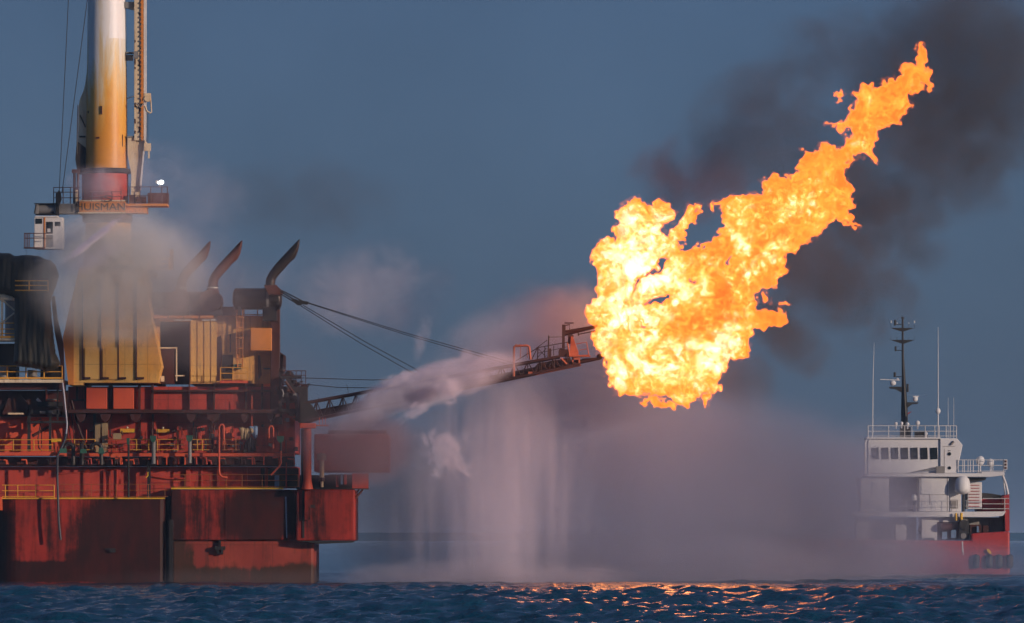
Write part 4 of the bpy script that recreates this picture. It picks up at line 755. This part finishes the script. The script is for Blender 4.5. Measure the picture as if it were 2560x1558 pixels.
dm2 = sp_('satellite_dome', 'shipwhite', lambda m: m.lathe(2280, -4.2, [(.05, 1236), (.2, 1238), (.28, 1244), (.26, 1250), (.15, 1252)], 18))
sp_('dome_pole', 'mastgrey', lambda m: [m.cylz(2280, 1252, 1280, .08, -4.2), m.box(2273, 2290, 1251, 1253, -4.4, -4)], dm2)
ms = sp_('mast', 'mastgrey', lambda m: m.tube([(2262, 1098), (2261, 1030), (2259, 945), (2257, 890), (2256.5, 795)], [.38, .36, .2, .13, .1], 0, 12))
sp_('crosstree', 'mastgrey', lambda m: [m.prism([(2226, 820), (2286, 820), (2262, 828), (2258, 829), (2250, 828)], -.15, .15), m.prism([(2226, 850), (2287, 850), (2262, 859), (2258, 860), (2250, 858)], -.15, .15), m.prism([(2223, 967), (2254, 967), (2254, 982), (2240, 974), (2223, 971)], -.3, .3), m.prism([(2266, 1006), (2296, 1006), (2294, 1010), (2280, 1011), (2268, 1020)], -.3, .3), m.tube([(2238, 811), (2255, 811)], .04, 0), m.tube([(2240, 876), (2256, 876)], .04, 0), m.tube([(2240, 942), (2256, 941)], .04, 0)], ms)
sp_('mast_lamp', 'shipwhite', lambda m: [m.tube([(x, 802), (x, 808)], .07, 0) for x in (2228, 2286)] + [m.ball(x, 808, .06, 0) for x in (2243, 2272)] + [m.ball(2244, 948, .12, 0)], ms)
sp_('mast_lamp', 'mastgrey', lambda m: [m.cylz(2238, 800, 814, .12, 0, 10), m.cylz(2239, 866, 878, .11, 0, 10), m.cylz(2237, 931, 943, .13, 0, 10), m.cylz(2269, 960, 980, .12, 0, 10), m.cylz(2256.5, 792, 797, .14, 0)] + [m.tube([(x, 812), (x, 820)], .02, 0, 5) for x in (2227, 2286, 2272)] + [m.tube([(x, 841), (x, 850)], .02, 0, 5) for x in (2227, 2287, 2272, 2242)], ms)
sp_('radar', 'shipwhite', lambda m: [m.ball(2232, 958, .28, -.2, 1.2, 1), m.tube([(2200, 949), (2250, 951)], .05, -.3)], ms)
sp_('radar', 'shipwhite', lambda m: [m.ball(2288, 998, .28, -.2), m.prism([(2281, 989), (2299, 989), (2294, 994), (2284, 994)], -.3, 0)], ms)
tag(sp_('radar_blade', 'blue', lambda m: m.tube([(2268, 988.5), (2317, 988.5)], .07, -.3), ms), 'blue radar blade')
sp_('flag', 'shipred', lambda m: m.prism([(2264, 1035), (2280, 1028), (2275, 1033), (2266, 1038)], -.02, .02), ms)
sp_('mast_base', 'mastgrey', lambda m: [m.box(2250, 2276, 1068, 1097, -.6, .6), m.box(2286, 2318, 1080, 1097, -1, 0)], ms)
an = sp_('whip_aerial', 'shipwhite', lambda m: [m.tube([(2341, 1098), (2341, 940), (2341, 820)], [.07, .045, .02], -3), m.ball(2341, 1029, .27, -3, 1, 1.25)])
sp_('whip_aerial', 'shipwhite', lambda m: [m.tube([(2179, 1098), (2180, 960), (2183, 858)], [.06, .04, .015], -2)])
sp_('whip_aerial', 'shipwhite', lambda m: [m.tube([(2366, 1098), (2366, 997)], [.03, .015], -3)])
sp_('whip_aerial', 'shipwhite', lambda m: [m.tube([(2380, 1098), (2380, 995)], [.03, .015], -3)])
sp_('stair_tower', 'shipwhite', lambda m: [m.tube([(2160, 1192), (2159, 1110), (2163, 1097)], .12, -3.5), m.prism([(2140, 1195), (2160, 1195), (2165, 1240), (2150, 1235)], -3, 2)])
for i, (x, lab) in enumerate(((2433, 'dark rubber fender farthest aft on the red bow'), (2465, 'dark rubber fender under the yellow marker on the red bow'), (2490, 'dark rubber fender second from the stem'), (2516, 'dark rubber fender hanging at the very stem'))):
    m = MB(DY); m.lathe(x, -5.2, [(.1, 1386), (.3, 1388), (.36, 1394), (.36, 1412), (.3, 1419), (.1, 1421)], 16)
    o = m.build('rubber_fender', M['mastgrey']); c = Vector((X(x, DY), DY - 5.3, Z(1402, DY))); o.data.transform(Matrix.Translation(-c)); o.location = c
    tag(o, lab, 'fender', 'black fenders along the ship bow')
m = MB(DY); m.prism([(2458, 1374), (2464, 1372), (2470, 1380), (2470, 1386), (2463, 1382)], -5.3, -5.1); o = m.build('marker_float', M['sign']); tag(o, 'small yellow float hanging above the dark fenders', 'float')
# ------------------------------------------------------------------ fire
FLAME = [(1465,792),(1468,769),(1482,746),(1486,723),(1497,693),(1497,674),(1482,651),(1480,632),(1487,613),(1508,598),(1535,596),(1548,588),(1537,571),(1550,552),(1550,529),(1569,507),(1592,501),(1611,508),(1630,518),(1647,507),(1668,508),(1683,526),(1687,545),(1668,552),(1658,560),(1664,583),(1683,598),(1702,609),(1702,628),(1740,613),(1782,611),(1786,598),(1805,571),(1805,537),(1809,514),(1793,503),(1820,484),(1850,493),(1872,488),(1905,482),(1916,471),(1907,449),(1942,442),(1986,442),(1997,427),(1997,409),(2008,402),(2008,376),(2030,383),(2041,380),(2059,369),(2085,365),(2092,383),(2103,365),(2109,339),(2125,350),(2131,339),(2121,310),(2120,295),(2129,273),(2140,262),(2143,244),(2131,235),(2154,229),(2156,217),(2180,218),(2206,206),(2235,193),(2253,196),(2261,182),(2264,167),(2255,160),(2275,156),(2290,158),(2296,145),(2288,127),(2301,114),(2312,121),(2316,141),(2305,160),(2308,178),(2323,174),(2327,193),(2325,218),(2316,235),(2310,211),(2305,204),(2299,226),(2279,226),(2268,240),(2277,266),(2264,281),(2255,288),(2253,310),(2235,310),(2213,321),(2191,325),(2191,347),(2187,369),(2191,391),(2186,411),(2176,391),(2154,383),(2132,391),(2123,394),(2125,415),(2116,420),(2114,442),(2123,460),(2129,486),(2127,508),(2142,517),(2129,523),(2121,530),(2125,545),(2142,569),(2118,556),(2107,559),(2085,552),(2063,563),(2059,581),(2048,596),(2022,596),(1997,614),(1978,633),(1972,640),(1970,651),(1966,670),(1953,689),(1942,704),(1938,719),(1911,723),(1890,723),(1888,746),(1883,769),(1888,784),(1919,780),(1945,773),(1961,784),(1963,803),(1949,822),(1926,818),(1907,824),(1883,822),(1879,837),(1879,860),(1873,883),(1858,898),(1831,902),(1816,909),(1809,936),(1805,959),(1790,978),(1767,985),(1744,997),(1729,1012),(1710,1016),(1691,1008),(1676,991),(1630,987),(1584,987),(1546,985),(1533,970),(1531,955),(1516,940),(1512,921),(1514,902),(1505,890),(1508,879),(1486,871),(1480,852),(1484,830),(1493,818),(1474,807)]
EXTRA = [[(1679,575),(1688,558),(1706,541),(1717,514),(1733,507),(1752,508),(1744,537),(1740,556),(1721,567),(1706,594),(1690,600),(1680,590)],
 [(1612,1003),(1630,992),(1655,1003),(1690,1010),(1684,1030),(1655,1018),(1630,1006),(1616,1012)],
 [(1752,1004),(1765,985),(1778,990),(1770,1014),(1756,1020)],
 [(2085,240),(2100,235),(2114,236),(2104,244),(2096,252)],
 [(2070,311),(2100,310),(2117,299),(2124,306),(2112,322),(2100,330),(2096,320)],
 [(1775,508),(1783,502),(1790,512),(1782,524),(1776,518)],
 [(1905,740),(1916,734),(1920,750),(1912,758)],[(1944,755),(1962,753),(1972,760),(1955,763)]]
HOLES = [[(1581,731),(1588,708),(1607,697),(1622,681),(1649,666),(1653,651),(1683,632),(1668,659),(1660,670),(1645,685),(1615,693),(1596,719)],
 [(1607,765),(1622,746),(1653,738),(1668,729),(1678,743),(1668,752),(1645,759),(1622,763)],
 [(1725,697),(1746,698),(1740,710),(1729,708)],[(1805,662),(1820,647),(1831,624),(1824,655),(1809,670)],[(1584,814),(1603,805),(1622,811),(1619,819)]]
def lattice(shape, step, period, rng, warp=1.0):
    a = None
    dims = [int(np.ceil(s * step / p)) + 3 for s, p in zip(shape, period)]
    a = rng.uniform(-1, 1, size=dims).astype(np.float32)
    for ax in range(3):
        c = np.arange(shape[ax]) * step / period[ax] + rng.uniform(0, 1); i = np.floor(c).astype(int); f = (c - i).astype(np.float32); f = f * f * (3 - 2 * f)
        sh = [1, 1, 1]; sh[ax] = -1; f = f.reshape(sh)
        a = np.take(a, i, ax) * (1 - f) + np.take(a, i + 1, ax) * f
    return a
def surface_nets(F, org, step, name):
    ins = F > 0
    nx, ny, nz = F.shape
    cnt = np.zeros((nx - 1, ny - 1, nz - 1), np.float32); px = np.zeros(cnt.shape, np.float32); py_ = np.zeros_like(px); pz = np.zeros_like(px)
    def sub(A, i, j, k): return A[i:nx - 1 + i, j:ny - 1 + j, k:nz - 1 + k]
    for ax in range(3):
        for a in (0, 1):
            for b in (0, 1):
                o0 = [0, 0, 0]; o0[(ax + 1) % 3] = a; o0[(ax + 2) % 3] = b; o1 = list(o0); o1[ax] = 1
                f0, f1 = sub(F, *o0), sub(F, *o1); x = (f0 > 0) != (f1 > 0)
                t = np.where(x, f0 / np.where(x, f0 - f1, 1), 0); cnt += x
                acc = [px, py_, pz]
                for c in range(3): acc[c] += np.where(x, o0[c] + (t if c == ax else 0), 0)
    act = cnt > 0; idx = -np.ones(cnt.shape, np.int32); idx[act] = np.arange(act.sum())
    ii = np.argwhere(act).astype(np.float32); n = cnt[act]
    co = np.stack([px[act] / n, py_[act] / n, pz[act] / n], -1) + ii
    co = co * step + np.array(org, np.float32)
    quads = []
    for ax in range(3):
        s0 = [slice(1, -1)] * 3; s0[ax] = slice(0, -1); s1 = list(s0); s1[ax] = slice(1, None)
        A, B = ins[tuple(s0)], ins[tuple(s1)]
        w_ = np.argwhere(A != B); flip = A[A != B]
        off = np.array([1, 1, 1]); off[ax] = 0; w_ = w_ + off
        u, v = (ax + 1) % 3, (ax + 2) % 3
        def at(du, dv):
            c = w_.copy(); c[:, u] -= du; c[:, v] -= dv; return idx[c[:, 0], c[:, 1], c[:, 2]]
        Q = np.stack([at(1, 1), at(0, 1), at(0, 0), at(1, 0)], -1); Q[~flip] = Q[~flip][:, ::-1]; quads.append(Q)
    q = np.concatenate(quads); q = q[(q >= 0).all(1)]
    me = bpy.data.meshes.new(name); me.vertices.add(len(co)); me.vertices.foreach_set('co', co.astype(np.float32).ravel())
    me.loops.add(q.size); me.loops.foreach_set('vertex_index', q.ravel().astype(np.int32))
    me.polygons.add(len(q)); me.polygons.foreach_set('loop_start', (np.arange(len(q)) * 4).astype(np.int32))
    me.update(calc_edges=True)
    return me
def build_flame():
    step = 0.095; rng = np.random.default_rng(11)
    x0, x1, z0, z1 = X(1435), X(2350), Z(1050), Z(90)
    nx, nz = int((x1 - x0) / step), int((z1 - z0) / step); ny = 120
    gx, gz = np.meshgrid(x0 + np.arange(nx) * step, z0 + np.arange(nz) * step, indexing='ij')
    PXg = gx * 30 + 1280; PYg = HORIZ - (gz - CAMH) * 30
    # in-plane turbulence so that the outline is ragged like fire
    def turb():
        return sum(lattice((nx, 3, nz), step, (p_, 9, p_), rng)[:, 0] * a_ for p_, a_ in ((1.4, 5), (0.7, 6), (0.38, 7), (0.2, 6)))
    PXw, PYw = PXg + turb(), PYg + turb()
    d = poly_sd(FLAME, PXw, PYw) + 2
    for e in EXTRA: d = np.maximum(d, poly_sd(e, PXw, PYw) + 2)
    hole = np.full(d.shape, -1e9)
    for h in HOLES: hole = np.maximum(hole, poly_sd(h, PXw, PYw))
    d = d / 30.0; hole = hole / 30.0
    Rm = 5.0
    dd = np.clip(d, 0, Rm); h = np.sqrt(dd * (2 * Rm - dd)) * 0.85
    h = np.where(d > 0, h, d * 2)
    y = (np.arange(ny) - ny / 2) * step
    yc = lattice((nx, 3, nz), step, (9, 9, 9), rng)[:, 0] * 1.0 * np.clip(d / 2, 0, 1)
    F = (h[:, None, :] - np.abs(y[None, :, None] - yc[:, None, :])).astype(np.float32)
    sh = F.shape
    wisp = np.clip((gx - X(1800)) / 10.0, 0, 1)[:, None, :].astype(np.float32)
    amp = np.clip(d / 1.2, 0.15, 1)[:, None, :].astype(np.float32)
    for p_, c_, a_ in ((3.0, .45, 2.6), (1.5, .4, 1.9), (.75, .35, 1.2)):
        F += amp * (np.abs(lattice(sh, step, (p_, p_, p_ * .9), rng)) - c_) * a_
    b4 = lattice(sh, step, (0.36, .36, .34), rng); F += amp * b4 * (0.55 + 0.35 * wisp)
    F = np.minimum(F, (-hole * 2.5)[:, None, :] + b4 * 0.3)
    F = np.minimum(F, (d * 2.2 + 0.15)[:, None, :] + b4 * 0.35)
    def edge0(G): G[0] = G[-1] = -1; G[:, 0] = G[:, -1] = -1; G[:, :, 0] = G[:, :, -1] = -1; return G
    def heat_nodes(k, shift):
        g = k.n('ShaderNodeNewGeometry').outputs['Position']; sep = k.n('ShaderNodeSeparateXYZ', {0: g})
        t = k.n('ShaderNodeMapRange', {0: sep.outputs[0], 1: X(1500), 2: X(2250), 3: 1.0, 4: 0.0}).outputs[0]
        n1 = k.noise(k.pos((1, 1, 1)), 0.30, 2, 0.6, 1.2); n2 = k.noise(k.pos((1, 1, 1)), 1.0, 6, 0.68, 1.6)
        v = k.math('ADD', k.math('MULTIPLY', t, 0.46), k.math('MULTIPLY', k.math('SUBTRACT', n1, 0.5), 1.9))
        v = k.math('ADD', v, k.math('MULTIPLY', k.math('SUBTRACT', n2, 0.5), 2.5))
        for (px, py, r_, a_) in ((1600, 650, 4.2, .32), (1690, 700, 3.0, .22), (1580, 850, 2.5, .24), (1690, 910, 3.0, .34), (1815, 860, 2.0, .3), (1730, 840, 2.0, -.45), (1650, 870, 1.6, -.3), (1500, 775, 1.8, -.3), (1830, 730, 2.0, -.35), (1660, 520, 1.8, -.4), (1930, 790, 2.0, -.3), (1600, 530, 2, -.1)):
            dd_ = k.n('ShaderNodeVectorMath', {0: g, 1: (X(px), -2.5, Z(py))}, operation='SUBTRACT').outputs[0]
            ln = k.n('ShaderNodeVectorMath', {0: dd_}, operation='LENGTH').outputs['Value']
            f = k.n('ShaderNodeMapRange', {0: ln, 1: 0.0, 2: r_ * 1.5, 3: a_, 4: 0.0}, interpolation_type='SMOOTHSTEP').outputs[0]
            v = k.math('ADD', v, f)
        return k.math('ADD', v, 0.16 + shift, clamp=True)
    # outer skin: thin glowing gas
    F0 = edge0(F.copy()); org = (x0, -ny / 2 * step, z0)
    me = surface_nets(F0, org, step, 'flame')
    k = N('fire_skin')
    em = k.n('ShaderNodeEmission', {0: (1.0, 0.20, 0.022, 1), 1: 1.5}).outputs[0]
    ab = k.n('ShaderNodeVolumeAbsorption', {0: (0.2, 0.2, 0.2, 1), 1: 0.8}).outputs[0]
    o = link_mesh('flame', me, k.vol(k.n('ShaderNodeAddShader', {0: em, 1: ab}).outputs[0]))
    tag(o, 'huge billowing orange and white hot oil flame trailing up to the right from the burner boom', 'flame', kind='stuff')
    # faint outermost gas that feathers the edge
    k = N('fire_halo'); em = k.n('ShaderNodeEmission', {0: (1.0, 0.17, 0.02, 1), 1: 0.32}).outputs[0]
    oh = link_mesh('flame_halo', surface_nets(edge0(np.minimum(F + 0.42, (-hole * 2.5)[:, None, :] + b4 * 0.3).astype(np.float32)), org, step, 'flame_halo'), k.vol(em)); oh.parent = o
    # inner fire: optically thick, colour follows the heat
    F1 = edge0(F - 0.28 - 0.30 * wisp)
    me = surface_nets(F1, org, step, 'flame_body')
    k = N('fire_body'); ht = heat_nodes(k, -0.10)
    colr = k.ramp(ht, [(0.0, (0.55, 0.09, 0.010)), (0.18, (0.80, 0.16, 0.016)), (0.40, (1.0, 0.30, 0.026)), (0.58, (1.0, 0.60, 0.09)), (0.74, (1.0, 0.86, 0.30)), (0.90, (1.0, 1.0, 0.85))])
    st = k.math('MULTIPLY', 1.5, k.math('ADD', 0.95, k.math('MULTIPLY', ht, 0.8)))
    em = k.n('ShaderNodeEmission', {0: colr, 1: st}).outputs[0]
    ab = k.n('ShaderNodeVolumeAbsorption', {0: (0, 0, 0, 1), 1: 1.5}).outputs[0]
    m = k.vol(k.n('ShaderNodeAddShader', {0: em, 1: ab}).outputs[0]); m.cycles.volume_step_rate = 0.09
    oc = link_mesh('flame_body', me, m); oc.parent = o
    # hot heart of the fire
    k = N('fire_core'); ht = heat_nodes(k, 0.12)
    colr = k.ramp(ht, [(0.0, (0.7, 0.12, 0.012)), (0.25, (1.0, 0.30, 0.03)), (0.5, (1.0, 0.60, 0.09)), (0.72, (1.0, 0.86, 0.30)), (0.88, (1.0, 1.0, 0.85))])
    em = k.n('ShaderNodeEmission', {0: colr, 1: k.math('MULTIPLY', 2.5, k.math('ADD', 1.0, ht))}).outputs[0]
    ab = k.n('ShaderNodeVolumeAbsorption', {0: (0, 0, 0, 1), 1: 2.0}).outputs[0]
    m = k.vol(k.n('ShaderNodeAddShader', {0: em, 1: ab}).outputs[0]); m.cycles.volume_step_rate = 0.09
    o2 = link_mesh('flame_core', surface_nets(edge0(F - 0.95 - 0.5 * wisp), org, step, 'flame_core'), m); o2.parent = o
    for i, (a, b_, e, r_) in enumerate(((1580, 780, 3600, 4.6), (1600, 640, 2000, 4.6), (1680, 900, 2400, 4.6), (1760, 740, 2200, 4.4), (1880, 600, 2200, 4.4))):
        ld = bpy.data.lights.new('flame_glow', 'POINT'); ld.energy = e; ld.color = (1.0, 0.28, 0.08); ld.shadow_soft_size = r_
        lo = bpy.data.objects.new('flame_glow', ld); COL.objects.link(lo); lo.location = P(a, b_, -4.0); lo.parent = o
build_flame()
# ------------------------------------------------------------------ smoke, spray and mist (soft volumes)
_ico = None
def puff(name, px, py, y, rx, ry, rz, dens, label, cat, colr=(0.9, 0.88, 0.9), absorb=None, tilt=0.0, ns=0.35, stretch=(1, 1, 1), amp=1.2, lo=0.05, hi=0.8, detail=3, ani=0.0, step=1.0, dist=0.4, group=None):
    me = bpy.data.meshes.new(name); bm = bmesh.new(); bmesh.ops.create_icosphere(bm, subdivisions=3, radius=1.0); bm.to_mesh(me); bm.free()
    k = N(name)
    oc = k.n('ShaderNodeTexCoord').outputs['Object']
    ln = k.n('ShaderNodeVectorMath', {0: oc}, operation='LENGTH').outputs['Value']
    off = (random.uniform(-50, 50), random.uniform(-50, 50), random.uniform(-50, 50))
    g = k.n('ShaderNodeNewGeometry').outputs['Position']
    rot = k.n('ShaderNodeMapping', {0: g, 2: (0, R(tilt), 0)}).outputs[0] if tilt else g
    vv = k.n('ShaderNodeMapping', {0: rot, 1: off, 3: stretch}).outputs[0]
    nz = k.noise(vv, ns, detail, 0.6, dist)
    v = k.math('ADD', k.math('SUBTRACT', 1.0, ln), k.math('MULTIPLY', k.math('SUBTRACT', nz, 0.5), amp))
    edge = k.n('ShaderNodeMapRange', {0: ln, 1: 0.7, 2: 1.0, 3: 1.0, 4: 0.0}, interpolation_type='SMOOTHSTEP').outputs[0]
    dn = k.n('ShaderNodeMapRange', {0: v, 1: lo, 2: hi, 3: 0.0, 4: dens}, interpolation_type='SMOOTHSTEP').outputs[0]
    dn = k.math('MULTIPLY', dn, edge)
    pv = k.n('ShaderNodeVolumePrincipled', {'Color': tuple(colr) + (1,), 'Density': dn, 'Anisotropy': ani})
    if absorb: pv.inputs['Absorption Color'].default_value = tuple(absorb) + (1,)
    m = k.vol(pv.outputs[0]); m.cycles.volume_step_rate = step
    o = link_mesh(name, me, m); o.location = P(px, py, y); o.scale = (rx / 30, ry, rz / 30); o.rotation_euler = (0, R(-tilt), 0) if tilt else (0, 0, 0)
    tag(o, label, cat, group, 'stuff')
    return o
random.seed(5)
def smoke(px, py, y, rx, ry, rz, dens, label, **kw):
    kw.setdefault('colr', (0.20, 0.19, 0.20)); kw.setdefault('ns', 0.25); kw.setdefault('amp', 2.3); kw.setdefault('detail', 5); kw.setdefault('lo', -0.05); kw.setdefault('dist', .8); dens *= 1.35
    return puff('smoke', px, py, y, rx, ry, rz, dens, label, 'smoke', group='dark smoke trailing from the flame', **kw)
def spray(px, py, y, rx, ry, rz, dens, label, **kw):
    kw.setdefault('colr', (0.90, 0.85, 0.99)); kw.setdefault('ani', -0.3)
    return puff('water_spray', px, py, y, rx, ry, rz, dens, label, 'water spray', group='water spray and mist', **kw)
smoke(2450, 170, 14, 380, 9, 330, 0.12, 'dark grey smoke in the top right corner of the sky', tilt=-35)
smoke(2330, 350, 12, 220, 7, 300, 0.12, 'dark smoke band to the right of the flame tip', tilt=50)
smoke(2190, 520, 12, 160, 6, 260, 0.15, 'dark smoke band to the right of the flame tail', tilt=50)
smoke(2060, 700, 10, 130, 6, 260, 0.17, 'brown grey smoke clinging to the lower right side of the flame', tilt=48)
smoke(1960, 820, 10, 100, 5, 200, 0.18, 'smoke low behind the flame by its right hand tongue', tilt=45)
smoke(1850, 950, 10, 120, 5, 130, 0.13, 'last brown smoke under the lower right edge of the flame', tilt=45)
smoke(1920, 330, 14, 290, 6, 230, 0.085, 'thin brownish smoke drifting above the flame', tilt=25)
smoke(1720, 450, 12, 200, 5, 140, 0.10, 'faint reddish smoke over the top lobe of the flame', colr=(0.3, 0.17, 0.16))
smoke(2150, 130, 14, 300, 6, 160, 0.06, 'thin smoke veil left of the flame tip')
smoke(760, 500, 25, 330, 6, 150, 0.035, 'faint dark smoke wisps over the exhaust stacks', ns=.3, amp=2.0)
# spray from the boom
spray(1090, 960, -2, 270, 2.5, 64, 1.1, 'white jet of spray blowing left along the boom', tilt=17, ns=0.4, stretch=(0.7, 1, 1.4), lo=0.0, hi=0.75, step=0.5, amp=1.3, detail=6)
spray(930, 1020, -2, 150, 2.5, 55, 0.5, 'fan of spray at the left end of the jet', tilt=35, ns=0.4, lo=-.1, hi=0.8, step=0.6, detail=5)
spray(1110, 975, -5, 85, 1.2, 55, 1.3, 'bright curl of spray under the boom', tilt=15, ns=0.7, lo=0.42, hi=0.85, step=0.3, amp=2.6, detail=6, dist=1.2)
spray(1040, 1025, -4.5, 85, 1.0, 25, 1.1, 'bright streak of spray trailing left below the jet', tilt=35, ns=0.9, lo=0.3, hi=0.8, step=0.3, amp=2.2, detail=6, dist=1.0)
spray(1110, 1130, -4, 120, 1.3, 110, 1.0, 'bright ragged knot of falling spray', tilt=-25, ns=0.5, lo=0.45, hi=0.8, step=0.3, amp=2.6, detail=6, dist=1.2)
spray(1000, 945, -4, 80, 1.0, 24, 1.2, 'bright crest of spray at the upper left of the jet', tilt=12, ns=0.9, lo=0.3, hi=0.8, step=0.3, amp=2.2, detail=6, dist=1.0)
spray(1280, 1070, 1, 150, 3, 230, 0.10, 'pink plume hanging just below the middle of the boom', ns=0.3, stretch=(1, 1, .5), lo=-.1, hi=0.9)
spray(1220, 1260, 1, 300, 4, 350, 0.17, 'tall curtain of pinkish water falling from the boom to the sea', ns=0.45, stretch=(1.6, 1.6, 0.14), lo=0.05, hi=0.85, amp=2.2, detail=5)
spray(1240, 1330, -2, 150, 2.5, 260, 0.20, 'brightest core of the falling water curtain', ns=0.7, stretch=(1.6, 1.6, 0.11), lo=0.15, hi=0.8, amp=2.3, detail=5)
spray(1230, 1450, -1, 480, 4, 70, 0.22, 'mist where the falling curtain hits the sea', colr=(.7, .66, .78), ns=0.25, lo=0.0, hi=0.8)
spray(1420, 1300, 8, 680, 8, 560, 0.13, 'wide pinkish mist filling the air below the flame', colr=(.47, .52, .72), ns=0.10, lo=-0.3, hi=0.9)
spray(1560, 1000, 10, 420, 6, 300, 0.06, 'faint mauve haze around and behind the flame', colr=(.70, .55, .68), ns=0.12, lo=-0.2, hi=0.9)
spray(1800, 1340, 30, 640, 10, 420, 0.22, 'grey mist bank drifting right towards the ship', colr=(.44, .45, .60), ns=0.08, lo=-0.4, hi=0.9)  # low colour puts the shade of this bank into the mist
spray(2100, 1330, 100, 400, 12, 330, 0.09, 'thick grey mist hiding the stern of the ship', colr=(.42, .41, .54), ns=0.08, lo=-0.2, hi=0.9)  # coloured dark like the bank, shade included
spray(2300, 1430, 120, 460, 10, 130, 0.10, 'low grey mist along the waterline of the ship', colr=(.36, .42, .60), ns=0.10, lo=-0.1, hi=0.8)
spray(1290, 850, 5, 300, 5, 150, 0.10, 'pink mist glowing behind the burner boom', tilt=30, ns=0.22, lo=-.1, hi=0.9, amp=1.6)
spray(1410, 790, 5, 160, 3, 100, 0.25, 'orange lit steam puff beside the flame', ns=0.35, lo=0.0, hi=0.9)
spray(900, 730, 12, 300, 4, 160, 0.09, 'thin pale mist drifting off the stacks', ns=0.25, lo=0.0, hi=0.9, amp=1.8, detail=5)
spray(1055, 850, -1, 35, 1, 80, 0.3, 'small pink peak of spray above the jet', tilt=-15, ns=.8, lo=.2, hi=.9)
spray(1165, 885, -1, 30, 1, 26, 0.5, 'tiny bright burst of spray above the boom', ns=.9, lo=.2, hi=.9)
# mist on the platform
spray(290, 690, -7, 270, 3, 205, 0.76, 'thick pale mist around the foot of the crane', colr=(.93, .92, .93), ns=0.18, lo=-0.1, hi=0.9, amp=1.3)
spray(260, 625, -4, 190, 2.5, 105, 0.40, 'pale mist veiling the crane slew ring', colr=(.8, .74, .84), ns=0.28, lo=0.0, hi=0.9, amp=1.5, detail=5)
spray(330, 440, -3, 170, 2.5, 120, 0.11, 'light mist curling around the crane name band', ns=0.4, lo=0.1, hi=0.9, amp=1.9, detail=5)
spray(470, 560, -3, 190, 3, 260, 0.05, 'light mist rising beside the crane', ns=0.25, lo=0.0, hi=0.9, amp=2.0, detail=5)
spray(233, 598, -11, 128, .45, 13, 6.0, 'white jet of water shot from the tarpaulin towards the crane', tilt=38, ns=1.2, stretch=(1, 1, 1), lo=0.0, hi=1.2, step=.5)
spray(230, 650, -9, 120, 1.0, 40, .35, 'fan of droplets falling below the white water jet', tilt=28, ns=0.6, lo=0.1, hi=0.9, step=.5, detail=5)
spray(470, 760, -7, 290, 4, 200, 0.13, 'thin mist over the ochre deckhouse', colr=(.55, .5, .56), ns=0.16, lo=-.2, hi=0.9)
spray(640, 1000, -7, 260, 4, 230, 0.035, 'faint mist over the red deck', colr=(.35, .28, .32), ns=0.16, lo=-.3, hi=0.9)
spray(890, 1120, -3, 190, 4, 120, 0.34, 'mist between the support post and the falling water', colr=(.42, .30, .36), ns=0.2, lo=-.1, hi=0.9)  # low colour stands in for the shadow this mist lies in
spray(600, 1450, -6, 460, 3, 40, 0.04, 'low mist along the foot of the columns', colr=(.4, .4, .48), ns=0.2, lo=-.1, hi=0.9)
spray(990, 1280, 6, 200, 5, 260, 0.10, 'dim mist left of the falling water, shade put in its colour', colr=(.22, .24, .28), ns=0.15, lo=-.2, hi=0.9)  # shade painted by a dark scattering colour
spray(1600, 1420, 10, 620, 8, 110, 0.10, 'low mist lying on the sea under the flame', colr=(.45, .46, .6), ns=0.15, lo=-.3, hi=0.9)
smoke(2120, 620, 9, 90, 4, 360, 0.12, 'narrow dark smoke edge joining the flame tail and its lower right side', tilt=46)
spray(240, 460, 1, 95, 1.5, 60, 0.45, 'small mist puff over the red drum of the crane', ns=.5, lo=0, hi=.9, amp=1.8)
spray(2180, 1150, 145, 190, 5, 170, 0.05, 'thin veil of mist over the left side of the wheelhouse', colr=(.6, .6, .7), ns=.12, lo=-.1, hi=.9)
